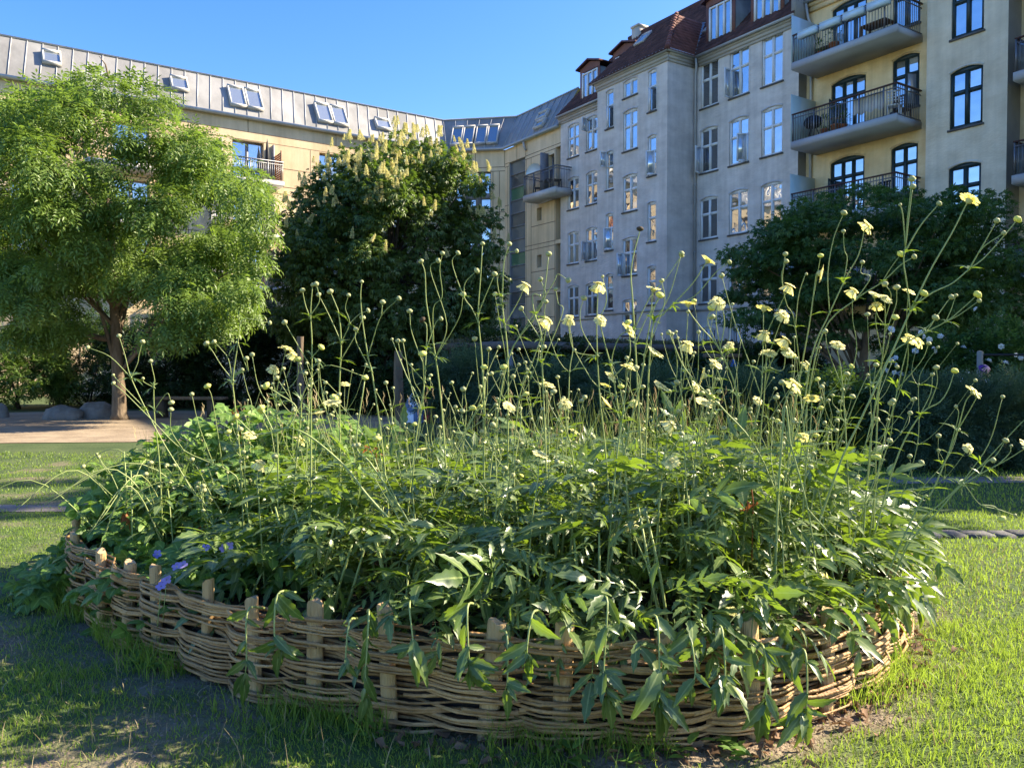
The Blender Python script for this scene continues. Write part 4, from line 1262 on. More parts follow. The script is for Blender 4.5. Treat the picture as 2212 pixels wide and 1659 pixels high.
pg = empty("pergola", tuple(loc), "small flat roofed dark shelter behind the white laundry", "shelter")
T = Matrix.Translation(loc)
mb = MB(T); mb.box(-.7,.75,-.6,1.2,1.62,1.76); mb.build("roof", M['lead'], pg)
for x in (-.62,.6):
    for y in (-.5, 1.0): mb = MB(T); mb.box(x,x+.09,y,y+.09,0,1.62); mb.build("post", M['lead'], pg)
loc = at(1005, 900, 23.5); loc.z = 0
cl = empty("clothes_line", tuple(loc), "clothes line between two dark posts before the flat roofed shelter", "clothes line")
mb = MB(Matrix.Translation(loc)); mb.tube([(-.95,0,1.55),(-.3,0,1.5),(.4,0,1.5),(.9,0,1.55)], .008, 5); mb.build("line", M['steel'], cl)
for x in (-.95,.9): mb = MB(Matrix.Translation(loc)); mb.box(x-.03,x+.03,-.03,.03,0,1.62); mb.build("post", M['barkd'], cl)
for i, (x, w, h) in enumerate(((-.42,.22,.27),(-.12,.26,.2),(.22,.3,.24),(.55,.2,.2))):
    mb = MB(Matrix.Translation(loc))
    for k in range(5):
        xa, xb = x-w/2+w*k/5, x-w/2+w*(k+1)/5; ya, yb = .02*math.sin(k*2.1+i), .02*math.sin((k+1)*2.1+i)
        za = 1.5
        mb.add([(xa,ya,za-h),(xb,yb,za-h-.02*(k%2)),(xb,yb*.3,za),(xa,ya*.3,za),(xa,ya+.01,za-h),(xb,yb+.01,za-h-.02*(k%2)),(xb,yb*.3+.01,za),(xa,ya*.3+.01,za)],[(0,1,2,3),(4,5,6,7),(0,1,5,4),(2,3,7,6)])
    o = mb.build("laundry", M['wcloth'], None, loc=tuple(loc+Vector((x,0,1.35))))
    tag(o, ["leftmost white cloth on the clothes line", "small white cloth second from left on the clothes line", "widest white cloth on the clothes line, right of its middle", "rightmost white cloth on the clothes line"][i], "laundry", "white laundry on the line")
def tpost():
    loc = at(1560, 900, 17.5); loc.z = 0
    root = empty("clothes_post", tuple(loc), "wooden T shaped clothes post with blue peg bag below the planted roof", "post")
    T = Matrix.Translation(loc)
    mb = MB(T); mb.box(-.055,.055,-.055,.055,0,1.66); mb.build("upright", M['bark'], root)
    mb = MB(T); mb.box(-.42,.42,-.05,.05,1.66,1.745); mb.build("crossbar", M['bark'], root)
    mb = MB(T)
    for s in (-1,1): mb.bar((s*.05,0,1.42),(s*.26,0,1.66),.06)
    mb.build("brace", M['bark'], root)
    mb = MB(T); mb.lathe((.24,-.02,1.42), [(.02,.2),(.06,.12),(.075,.05),(.05,0),(.01,-.01)], 10); o = mb.build("peg_bag", mat("blue_cloth",(.03,.10,.38),rough=.8), None, smooth=True, loc=tuple(loc+Vector((.24,0,1.42)))); 
    o2 = MB(T); o2.bar((.24,-.02,1.6),(.24,-.02,1.67),.012)
    tag(o, "small blue peg bag hanging from the wooden clothes post", "peg bag")
tpost()
def cut_trunk(px, py, Y, r, label):
    p = at(px, py, Y); loc = Vector((p.x, Y, 0))
    root = empty("cut_trunk", tuple(loc), label, "post", "bare cut trunks")
    mb = MB(); k = random.Random(px)
    ns = 9
    pts = [loc + Vector((.010*math.sin(i*.9)-.004*i, .01*math.cos(i), p.z*i/(ns-1))) for i in range(ns)]
    mb.tube(pts, [r*(1.2-.25*i/(ns-1))+.008*k.uniform(-1,1) for i in range(ns)], 10, cap=False)
    mb.build("trunk", M['bark'], root, smooth=True)
    mb = MB(); c = pts[-1]; mb.add([c+Vector((math.cos(q)*r*.96,math.sin(q)*r*.96,.004)) for q in [2*math.pi*j/12 for j in range(12)]],[tuple(range(12))]); mb.build("sawn_top", M['postt'], root)
cut_trunk(651, 727, 16.5, .07, "bare trunk sawn off at head height, left of the blossoming tree")
cut_trunk(863, 758, 18, .10, "thicker bare trunk in the shade under the blossoming tree")
def boulder(px, pyt, pyb, w, Y, label, seed):
    c = at(px, pyb, Y); loc = Vector((c.x, Y, 0))
    h = at(px, pyt, Y).z
    W = w/FPX*Y/2
    vs, fs = [], []
    nu, nv = 22, 11
    for j in range(nv+1):
        ph = -math.pi/2*.55 + (math.pi/2*1.55)*j/nv
        for i in range(nu):
            q = 2*math.pi*i/nu
            d = Vector((math.cos(ph)*math.cos(q), math.cos(ph)*math.sin(q), math.sin(ph)))
            k = 1 + .22*mnoise.noise(d*1.4+Vector((seed,0,0))) + .06*mnoise.noise(d*4+Vector((0,seed,0)))
            sq = abs(d.z)**.8*(1 if d.z>0 else -1)
            vs.append((d.x*W*k, d.y*W*.75*k, sq*h*.78*k+h*.2))
    for j in range(nv):
        for i in range(nu):
            i2 = (i+1)%nu; fs.append((j*nu+i,j*nu+i2,(j+1)*nu+i2,(j+1)*nu+i))
    o = link("boulder", rawmesh("boulder", np.array(vs), fs, M['stone'], True), None, tuple(loc))
    tag(o, label, "boulder", "boulders beside the sand")
boulder(133, 876, 906, 82, 21.8, "flat rounded granite boulder in the middle of the three", 1)
boulder(207, 867, 902, 76, 22.3, "taller granite boulder touching the light green tree's trunk", 5)
boulder(-2, 868, 900, 40, 22.5, "small dark boulder cut off by the left edge", 9)
loc = at(408, 890, 22.3); loc.z = 0
bn = empty("bench", tuple(loc), "low plank bench on thick wooden legs in front of the dark shrubs", "bench")
T = Matrix.Translation(loc) @ Matrix.Rotation(rad(-4),4,'Z')
mb = MB(T); mb.box(-.95,1.05,-.2,.2,.52,.60); mb.build("seat", M['bark'], bn)
for x in (-.78,.7): mb = MB(T); mb.box(x-.11,x+.11,-.15,.15,0,.52); mb.build("leg", M['barkd'], bn)
# bundle under the trees
loc = at(905, 915, 20.5); loc.z = 0
tb = empty("tarpaulin", tuple(loc), "crumpled white and blue tarpaulin lying beyond the flower bed", "tarpaulin")
vs, fs = [], []
nu, nv = 26, 8
for j in range(nv+1):
    for i in range(nu):
        q = 2*math.pi*i/nu; t = j/nv
        rr = (1-t**1.6)*(1+.2*math.sin(3*q+1)+.1*math.sin(7*q))
        z = .62*t*(1+.35*math.cos(q-2.6)) + .03*math.sin(9*q+j)
        vs.append((math.cos(q)*.52*rr - .12*t, math.sin(q)*.3*rr, max(.0, z)))
for j in range(nv):
    for i in range(nu): i2=(i+1)%nu; fs.append((j*nu+i,j*nu+i2,(j+1)*nu+i2,(j+1)*nu+i))
bl = mat("blue_tarpaulin", (.10,.15,.24), (.14,.19,.28), 3, .6)
mi = [1 if (k%nu) in range(19,26) or (k//nu in (4,5)) else 0 for k in range(len(fs))]
me = rawmesh("sheet", np.array(vs), fs, [M['wcloth'], bl], True, mi)
link("sheet", me, tb)
mb = MB(); p = at(928, 893, 20.3); mb.lathe((p.x, 20.3, .0), [(.03,.0),(.12,.03),(.16,.12),(.16,.22),(.12,.31),(.03,.35)], 12)
o = mb.build("ball", mat("red_plastic", (.45,.03,.03), rough=.5), None, smooth=True, loc=(p.x,20.3,0)); tag(o, "red ball beside the crumpled tarpaulin", "ball")
# railing with helmet
p = at(2117, 760, 13); loc = Vector((p.x, 13, 0))
fn = empty("railing", tuple(loc), "metal railing with one grey post among the white roses", "railing")
mb = MB(); mb.tube([loc, loc+Vector((0,0,p.z))], .047, 10); mb.lathe((loc.x,loc.y,p.z), [(.047,0),(.03,.015),(.004,.02)], 10); mb.build("post", M['party'], fn, smooth=True)
mb = MB(); mb.tube([loc+Vector((.04,0,p.z-.05)), loc+Vector((3.2,.5,p.z-.05))], .02, 8); mb.tube([loc+Vector((3.2,.5,0)), loc+Vector((3.2,.5,p.z))], .04, 8)
mb.build("rail", M['black'], fn)
hc = at(2124, 798, 12.86)
hl = empty("bicycle_helmet", tuple(hc), "pink and purple bicycle helmet hanging on the grey railing post", "helmet")
vs, fs, mi = [], [], []
nu, nv = 24, 9
for j in range(nv+1):
    ph = math.pi/2*j/nv
    for i in range(nu):
        q = 2*math.pi*i/nu
        vs.append((math.cos(ph)*math.cos(q)*.105*(1+.1*math.cos(q)), math.cos(ph)*math.sin(q)*.08, math.sin(ph)*.085))
for j in range(nv):
    for i in range(nu):
        i2 = (i+1)%nu; fs.append((j*nu+i,j*nu+i2,(j+1)*nu+i2,(j+1)*nu+i))
        slot = j in (2,3,4,5) and i%4 == 1
        mi.append(2 if slot else (1 if (j < 2 or (i//2)%12 in (5,6)) else 0))
pk = mat("pink_helmet_shell", (.62,.33,.40), rough=.35); pu = mat("purple_helmet_rim", (.10,.03,.20), rough=.4)
me = rawmesh("shell", np.array(vs), fs, [pk, pu, M['black']], True, mi)
o = link("shell", me, hl); o.rotation_euler = (rad(58), rad(15), rad(12))
mb = MB(Matrix.Translation(hc)); mb.tube(smooth_path([(-.09,.02,.02),(-.10,.06,-.10),(-.03,.09,-.16),(.06,.06,-.10),(.09,.02,0)],4), .008, 5); mb.build("strap", M['black'], hl)
# ------------------------------------------------------------------ woven willow fence round the bed
PTS = [(-2.93,5.75),(-2.88,5.2),(-2.68,4.84),(-2.29,4.41),(-1.79,3.98),(-1.46,3.74),(-1.14,3.50),(-.87,3.40),(-.505,3.25),(-.126,3.14),(.186,3.09),(.6,3.07),(.98,3.14),(1.34,3.34),(1.66,3.62),(1.95,4.0),(2.2,4.4),(2.36,4.85),(2.38,5.5),(1.9,6.2),(1.0,6.6),(0,6.75),(-1.0,6.75),(-2.0,6.6),(-2.7,6.25)]
def closed_path(P, step):
    n = len(P)
    out = []
    for i in range(n):
        p0, p1, p2, p3 = (Vector((*P[(i+k) % n], 0)) for k in (-1, 0, 1, 2))
        m = 12
        for k in range(m):
            t = k/m
            out.append(0.5*((2*p1)+(p2-p0)*t+(2*p0-5*p1+4*p2-p3)*t*t+(3*p1-p0-3*p2+p3)*t**3))
    # resample
    L = [0]
    for i in range(len(out)): L.append(L[-1] + (out[(i+1)%len(out)]-out[i]).length)
    T = L[-1]; N_ = int(T/step); res = []; j = 0
    for i in range(N_):
        s = T*i/N_
        while L[j+1] < s: j += 1
        res.append(out[j].lerp(out[(j+1)%len(out)], (s-L[j])/(L[j+1]-L[j])))
    return res, T
PATH, PLEN = closed_path(PTS, .02)
NP = len(PATH)
def pat(s):
    i = (s/PLEN*NP) % NP
    a = int(i); f = i-a
    p = PATH[a].lerp(PATH[(a+1)%NP], f)
    t = (PATH[(a+3)%NP]-PATH[(a-2)%NP]).normalized()
    return p, t, Vector((t.y, -t.x, 0))          # outward normal (path runs so that right of travel is outside)
_p, _t, _n = pat(PLEN*.36)
OUTS = 1 if _n.y < 0 else -1
def nearest(x, y):
    return min(range(NP), key=lambda i: (PATH[i].x-x)**2+(PATH[i].y-y)**2)*PLEN/NP
postxy = [(-2.93,5.72),(-2.87,5.25),(-2.69,4.86),(-2.31,4.43),(-2.05,4.20),(-1.80,3.99),(-1.46,3.73),(-1.14,3.50),(-.86,3.40),(-.505,3.26),(-.105,3.15),(.19,3.10),(.60,3.09),(.97,3.15),(1.33,3.34),(1.66,3.62),(1.95,4.0),(2.2,4.4),(2.35,4.85),(2.36,5.4),(1.9,6.18),(1.0,6.58),(0,6.73),(-1,6.73),(-2,6.58),(-2.7,6.22)]
PS = [nearest(*p) for p in postxy]
fence = empty("woven_fence", (0, 4.8, 0), "low curved woven willow fence holding the flower bed", "fence")
rng = random.Random(12)
tops = [.50,.47,.43,.45,.44,.46,.45,.45,.47,.485,.46,.475,.42,.465,.45,.44,.45,.46,.46,.46,.45,.45,.45,.45,.45,.45]
for i, s in enumerate(PS):
    p, t, nrm = pat(s)
    h = tops[i] + .02 + rng.uniform(-.012,.012)
    w, d = rng.uniform(.064,.08), rng.uniform(.048,.058)
    lean = Vector((rng.uniform(-.05,.05), rng.uniform(-.03,.03), 1))
    if i == 10: lean = Vector((.10, 0, 1)); w = .088
    if i == 11: lean = Vector((.03, 0, 1)); w = .08
    mb = MB()
    n = 9
    vs = []; fs = []
    a0 = rng.uniform(0, .6)
    prof = [(math.cos(a0+2*math.pi*k/n)*w/2*(1+.12*rng.uniform(-1,1)), math.sin(a0+2*math.pi*k/n)*d/2*(1+.12*rng.uniform(-1,1))) for k in range(n)]
    zs = [-.05,.1,.2,.3,.38,h-.008,h]
    for j, z in enumerate(zs):
        sc = .9 if j == len(zs)-1 else 1
        for a, b in prof:
            wob = 1+.04*mnoise.noise(Vector((a*30+i, z*9, b*30)))
            q = p + t*(a*sc*wob) + nrm*(b*sc*wob) + Vector((lean.x*z, lean.y*z, z + (0.012*math.sin(a*60+i) if j >= len(zs)-2 else 0)))
            vs.append(q)
    for j in range(len(zs)-1):
        for k in range(n): k2=(k+1)%n; fs.append((j*n+k,j*n+k2,(j+1)*n+k2,(j+1)*n+k))
    mb.add(vs, fs)
    mb.add([vs[(len(zs)-1)*n+k] for k in range(n)], [tuple(range(n))], 1)
    mb.build("post", [M['post'], M['postt']], fence)
# rods
mb = MB()
order = sorted(range(len(PS)), key=lambda i: PS[i])
SP = [PS[i] for i in order]
def weave(s):
    """signed distance round the posts: +1 outside at one post, -1 at the next"""
    s %= PLEN
    for k in range(len(SP)):
        a, b = SP[k], SP[(k+1) % len(SP)]
        span = (b-a) % PLEN
        off = (s-a) % PLEN
        if off < span or span == 0:
            return math.cos(math.pi*(k + off/max(span,1e-6)))
    return 0
nlay = 20
for lay in range(nlay):
    z0 = .018 + .38*lay/(nlay-1)
    s = rng.uniform(0, 2)
    s_end = s + PLEN
    while s < s_end:
        for strand in range(2 if rng.random() < .6 else 1):
            L_ = rng.uniform(1.5, 2.7)
            sg = (1 if (lay + strand*(rng.random() < .25)) % 2 else -1)
            ph = rng.uniform(0, 6); r0 = rng.uniform(.0055,.0088)
            dz0 = rng.uniform(-.014,.014) + strand*.012
            tilt = rng.uniform(-.03,.03)
            sa = s - rng.uniform(0,.35)
            nst = int(L_/.045)
            pts, rr = [], []
            for k in range(nst+1):
                f = k/nst
                ss = sa + L_*f
                p, t, nrm = pat(ss)
                amp = .035*sg*max(-1,min(1,1.5*weave(ss)))
                z = z0 + dz0 + tilt*(f-.5) + .007*math.sin(ss*3.1+ph) + .003*math.sin(ss*9+ph*2)
                pts.append(p + nrm*OUTS*(amp + .006*math.sin(ss*5+ph)) + Vector((0,0,max(z,.008))))
                rr.append(r0*(1.15-.5*f))
            mb.tube(pts, rr, 6)
        s += rng.uniform(1.2, 2.0)
rods = mb.build("woven_rods", M['willow'], fence, smooth=True)

# ------------------------------------------------------------------ soil in the bed, coloured dark to fill in the interior shade
vs = [(p.x*.985, 4.9+(p.y-4.9)*.985, .30) for p in PATH[::8]]
sb_ = MB(); sb_.add(vs, [tuple(range(len(vs)))])
so_ = sb_.build("bed_soil", M['soil']); tag(so_, kind='structure')
# dark earth wall behind the rods
e = MB()
pp = PATH[::8]
for i in range(len(pp)):
    a, b = pp[i], pp[(i+1)%len(pp)]
    f = lambda p, z: (p.x*.975, 4.9+(p.y-4.9)*.975, z)
    e.add([f(a,0), f(b,0), f(b,.31), f(a,.31)], [(0,1,2,3)])
eo = e.build("bed_soil", M['soil']); tag(eo, kind='structure')

def inside(x, y, grow=0.0):
    """inside the fence outline"""
    c = False; n = len(PTS)
    for i in range(n):
        x1, y1 = PTS[i]; x2, y2 = PTS[(i+1)%n]
        if (y1 > y) != (y2 > y) and x < (x2-x1)*(y-y1)/(y2-y1)+x1: c = not c
    return c
PA_ = np.array([(p.x, p.y) for p in PATH[::4]])
def edge(x, y):
    return math.sqrt(((PA_-np.array((x, y)))**2).sum(1).min())

# ------------------------------------------------------------------ scabious leaves
def leaflet(l, w, seg=7, jag=.2, fold=.25, sag=.25, curl=0.0):
    """toothed lance shaped leaflet along +x, folded on its midrib and arching down"""
    v, f = [], []
    for i in range(seg+1):
        t = i/seg
        ww = w/2*math.sin(math.pi*min(1, t*.93+.05)**.8) if t < 1 else 0.0
        ww *= (1 + (jag if i % 2 else -jag)*(0 < t < 1))
        z = -sag*l*t*t
        x = l*t
        v += [(x, 0, z), (x+.02*l*(i%2), ww, z+fold*ww), (x+.02*l*(i%2), -ww, z+fold*ww)]
    for i in range(seg):
        a, b = 3*i, 3*(i+1)
        f += [(a, b, b+1, a+1), (a, a+2, b+2, b)]
    return np.array(v, float), np.array(f)
def leafm(name, V, F, m, smooth=True):
    """mesh whose midrib vertices (the low spine shared by both halves of a leaflet) carry the attribute the leaf material reads"""
    me = rawmesh(name, V, F, m, smooth)
    a = np.zeros(len(V), dtype=np.float32)
    a[np.asarray(F)[:, 0]] = 1.0
    at2 = me.attributes.new("midrib", 'FLOAT', 'POINT'); at2.data.foreach_set("value", a)
    return me
def place(m, o, ang, tilt=0.0, s=1.0):
    v, f = m
    c, sn = math.cos(ang), math.sin(ang)
    R = np.array([[c,-sn,0],[sn,c,0],[0,0,1]])
    ct, st = math.cos(tilt), math.sin(tilt)
    T = np.array([[ct,0,st],[0,1,0],[-st,0,ct]])
    return (v*s) @ (R @ T).T + np.array(o), f
def rachis(l, r, sag):
    v, f = [], []
    n = 5
    for i in range(n+1):
        t = i/n; x = l*t; z = -sag*t*t*l
        rr = r*(1-.6*t)
        v += [(x, rr, z-.001), (x, -rr, z-.001)]
    for i in range(n): f.append((2*i,2*i+1,2*i+3,2*i+2))
    return np.array(v, float), np.array(f)
def bigleaf(rng_, pairs=3, L=.34, tw=.075, tl=.17, sag=.35):
    parts = [rachis(L, .0045, sag)]
    zf = lambda t: -sag*t*t*L
    for k in range(pairs):
        t = .35 + .55*k/max(1,pairs-1) if pairs > 1 else .6
        for sd in (-1, 1):
            l = tl*(.62+.3*t)*rng_.uniform(.9,1.1)
            parts.append(place(leaflet(l, tw*.6, 9, .17, rng_.uniform(.1,.35), rng_.uniform(.15,.4)), (L*t, 0, zf(t)), sd*rng_.uniform(.75,1.05), rng_.uniform(0,.35)))
    parts.append(place(leaflet(tl*1.15, tw*.9, 9, .16, .2, .3), (L, 0, zf(1)), rng_.uniform(-.12,.12), sag*.9))
    return merge(parts)
rl = random.Random(17)
BIG = [bigleaf(rl, p, L, w, l, s) for p, L, w, l, s in ((3,.34,.075,.17,.35),(4,.38,.06,.15,.45),(2,.26,.085,.19,.3),(3,.30,.055,.15,.6),(1,.2,.09,.2,.35))]
def canopy(x, y):
    """height of the leaf mass over the bed"""
    e_ = edge(x, y)
    h = .60 + min(e_, .55)*.58 + (.17*min(1,e_/.35)*min(1,max(0,x+.2)) if y < 4.6 else 0) + .15*mnoise.noise(Vector((x*1.3, y*1.3, 3))) + .12*mnoise.noise(Vector((x*2.9, y*2.9, 8)))
    if x < -1.2: h -= .10*min(1, (-1.2-x)) + (.16 if y < 4.6 else 0)
    return h
rng = random.Random(33); nr = np.random.default_rng(33)
groups = [[] for _ in BIG]
plants = []
tries = 0
while len(plants) < 175 and tries < 5000:
    tries += 1
    x, y = rng.uniform(-2.9, 2.4), rng.uniform(3.05, 6.7)
    if not inside(x, y): continue
    if x < -1.5 and not (rng.random() < .25): continue
    if edge(x, y) < (.16 if x > -.6 else .30): continue
    if any((x-a)**2+(y-b)**2 < .030 for a, b in plants): continue
    plants.append((x, y))
for (x, y) in plants:
    h = canopy(x, y)
    k = 25
    for j in range(k):
        u = (j+rng.random())/k
        z = .30 + (h-.36)*u**.8
        q = rng.uniform(0, 2*math.pi)
        pit = (.5*u - .05) + rng.gauss(0, .25)
        g = rng.choices(range(5), (4,4,3,3,1))[0]
        groups[g].append(((x+.02*math.cos(q), y+.02*math.sin(q), z), (math.cos(q)*math.cos(pit), math.sin(q)*math.cos(pit), math.sin(pit)), rng.choice((rng.uniform(.36,.6),rng.uniform(.55,.98)))*(1.05 if edge(x,y) < .3 else 1)))
# a fringe that leans over the front edge
s = 0
while s < PLEN:
    p, t, nrm = pat(s); nrm = nrm*OUTS
    if p.y < 5.4 and p.x > -.7:
        dens = 1 if p.x > .4 else .65
        if rng.random() < dens:
            for _ in range(2):
                o = p - nrm*rng.uniform(.10,.24)
                d = nrm*rng.uniform(.5,1) + t*rng.uniform(-.8,.8)
                groups[rng.choice((0,2,3,4))].append(((o.x,o.y,rng.uniform(.40,.66)), (d.x,d.y,rng.uniform(.05,.7)), rng.uniform(.45,.75)))
    if p.x > -.5 and p.y < 5.2:
        for _ in range(2 if p.x > .3 else 1):
            if rng.random() < .75:
                o = p - nrm*rng.uniform(-.03,.10)
                d = nrm*rng.uniform(.3,1) + t*rng.uniform(-1,1)
                groups[rng.choice((0,2,3,4))].append(((o.x,o.y,rng.uniform(.44,.58)), (d.x,d.y,rng.uniform(-.9,.25)), rng.uniform(.38,.75)))
    s += .06
parts = []
for g, L in zip(BIG, groups):
    P = np.array([a for a, _, _ in L]); D = np.array([b for _, b, _ in L]); S = np.array([c for _, _, c in L])
    R = rots(D, np.tile([0.,0,1],(len(P),1)) + nr.normal(size=P.shape)*.4)
    parts.append(scatter(g[0], g[1], P, R, S))
v, f = merge(parts)
bf = link("bed_foliage", leafm("bed_foliage", v - np.array((0,4.8,0)), f, M['bed'], True), None, (0,4.8,0))
tag(bf, "mass of dark green toothed scabious leaves filling the woven bed", "foliage", kind='stuff')
mb = MB()
for (x, y) in plants:
    h = canopy(x, y)
    for _ in range(2):
        a = Vector((x+rng.uniform(-.05,.05), y+rng.uniform(-.05,.05), .28)); b = a + Vector((rng.uniform(-.12,.12), rng.uniform(-.12,.12), h-.47))
        mb.tube([a, a.lerp(b,.5)+Vector((rng.uniform(-.02,.02),rng.uniform(-.02,.02),0)), b], [.009,.007,.005], 5)
ls = mb.build("bed_stems", M['stem'], smooth=True, loc=(0,4.8,0)); tag(ls, "leaf stalks rising inside the mass of scabious leaves", "stalks", kind='stuff')

# ------------------------------------------------------------------ brambles and weeds on the left of the bed
TRI = merge([place(leaflet(.085,.06,4,.08,.2,.25), (.06,0,0), 0), place(leaflet(.07,.05,4,.08,.2,.25), (.055,0,0), 1.25), place(leaflet(.07,.05,4,.08,.2,.25), (.055,0,0), -1.25), rachis(.06,.002,.1)])
rng = random.Random(44); nr = np.random.default_rng(44)
P, D = [], []
for _ in range(4200):
    x, y = rng.uniform(-3.5,-.9), rng.uniform(3.9,7.0)
    e_ = edge(x, y); ins = inside(x, y)
    if not ins and e_ > .30*(1 if x < -2 and y > 4.7 else .15): continue
    if x > -1.5 and rng.random() < (x+1.5)/.7: continue
    top = .40 + .42*min(1, e_ if ins else 0)*1.1 + .12*mnoise.noise(Vector((x*2,y*2,9))) + (.28 if y > 5.4 and ins else 0)
    if x < -1.5 and ins: top += .10*min(1,(-1.5-x)/.5)*min(1,max(0,(y-4.5)/.5))
    if not ins: top = .40*(1-e_*2)
    if y < 4.6: top -= .05
    z = max(.03, top*(1-.55*rng.random()**1.6)) if ins else max(.03, top*rng.random()**.6)
    q = rng.uniform(0, 6.283)
    P.append((x,y,z)); D.append((math.cos(q), math.sin(q), rng.uniform(-.5,.35)))
P = np.array(P); D = np.array(D)
v, f = scatter(TRI[0], TRI[1], P, rots(D, np.tile([.25,-.2,1.],(len(P),1))+nr.normal(size=P.shape)*.4), nr.uniform(.65,1.25,len(P)))
o = link("bramble_foliage", leafm("bramble_foliage", v-np.array((-2.2,5.4,0)), f, M['bramble'], True), None, (-2.2,5.4,0))
tag(o, "light green bramble leaves filling the left end of the woven bed", "brambles", kind='stuff')
mb = MB()
for _ in range(26):
    a = Vector((rng.uniform(-2.7,-1.4), rng.uniform(4.6,6.3), .35))
    if not inside(a.x, a.y): continue
    b = a + Vector((rng.uniform(-.9,.5), rng.uniform(-.7,.4), rng.uniform(.05,.4)))
    q = smooth_path([a, a.lerp(b,.5)+Vector((0,0,.35)), b], 6); mb.tube(q, [.005*(1-.6*i/(len(q)-1)) for i in range(len(q))], 5)
o = mb.build("bramble_canes", M['stem'], smooth=True, loc=(-2.2,5.4,0)); tag(o, "thin arching bramble canes at the bed's left end", "canes", kind='stuff')

# ------------------------------------------------------------------ tall grass at the back of the bed
def blades(P, H, W, lean, nr_, seg=3):
    n = len(P)
    q = nr_.uniform(0, 2*math.pi, n); ld = nr_.uniform(0, 2*math.pi, n)
    side = np.stack([np.cos(q), np.sin(q), np.zeros(n)], 1)
    ldir = np.stack([np.cos(ld), np.sin(ld), np.zeros(n)], 1)
    rows = []
    for i in range(seg+1):
        t = i/seg
        c = P + np.array([0,0,1.])*(H*t*(1-.25*lean*t))[:,None] + ldir*(H*lean*t*t*.8)[:,None]
        w = (W*(1-t**1.5)*.5 + .0004)[:,None]
        rows += [c+side*w, c-side*w]
    v = np.stack(rows, 1)
    f = np.array([[2*i,2*i+1,2*i+3,2*i+2] for i in range(seg)])
    F_ = f[None] + (np.arange(n)*(2*(seg+1)))[:,None,None]
    return v.reshape(-1,3), F_.reshape(-1,4)
nr = np.random.default_rng(55); rng = random.Random(55)
P = []
while len(P) < 2100:
    x, y = rng.uniform(-2.6,2.2), rng.uniform(5.0,6.9)
    if not inside(x,y) and edge(x,y) > .25: continue
    if x < -1.6 and rng.random() < .55: continue
    P.append((x,y,.2))
P = np.array(P)
v, f = blades(P, nr.uniform(.55,1.05,len(P))*(1+.12*(P[:,0] > 0)), nr.uniform(.006,.012,len(P)), nr.uniform(.05,.5,len(P)), nr, 4)
o = link("tall_grass", rawmesh("tall_grass", v-np.array((0,6,0)), f, M['dgrass']), None, (0,6,0)); tag(o, "tall thin grass standing along the back of the woven bed", "grass", kind='stuff')
P2 = P[nr.random(len(P)) < .05]
tv, tf = template([((0,.0,.02*i), (.25*math.cos(i*2.4),.25*math.sin(i*2.4),1), (1,0,0.1), .045, .009) for i in range(5)])
Pt = P2 + np.array([0,0,1.])*nr.uniform(.70,1.02,len(P2))[:,None] + nr.normal(size=P2.shape)*np.array([.08,.08,0])
v, f = scatter(tv, tf, Pt, rots(np.tile([1.,0,0],(len(Pt),1))+nr.normal(size=Pt.shape)*.25, np.tile([0.,0,1],(len(Pt),1))), nr.uniform(.8,1.3,len(Pt)))
o = link("grass_seed_heads", rawmesh("grass_seed_heads", v-np.array((0,6,0)), f, M['tan']), None, (0,6,0)); tag(o, "tan seed heads of the tall grass at the back of the bed", "seed heads", kind='stuff')
# bluish strap leaves on the left
P = []
while len(P) < 130:
    x, y = rng.gauss(-1.55,.5), rng.uniform(5.3,6.6)
    if inside(x,y): P.append((x,y,.25))
P = np.array(P)
v, f = blades(P, nr.uniform(.6,1.0,len(P)), nr.uniform(.016,.028,len(P)), nr.uniform(.02,.4,len(P)), nr, 5)
o = link("strap_leaves", rawmesh("strap_leaves", v-np.array((-1.5,6,0)), f, M['feather']), None, (-1.5,6,0)); tag(o, "upright blue green strap leaves left of the bed's middle", "leaves", kind='stuff')
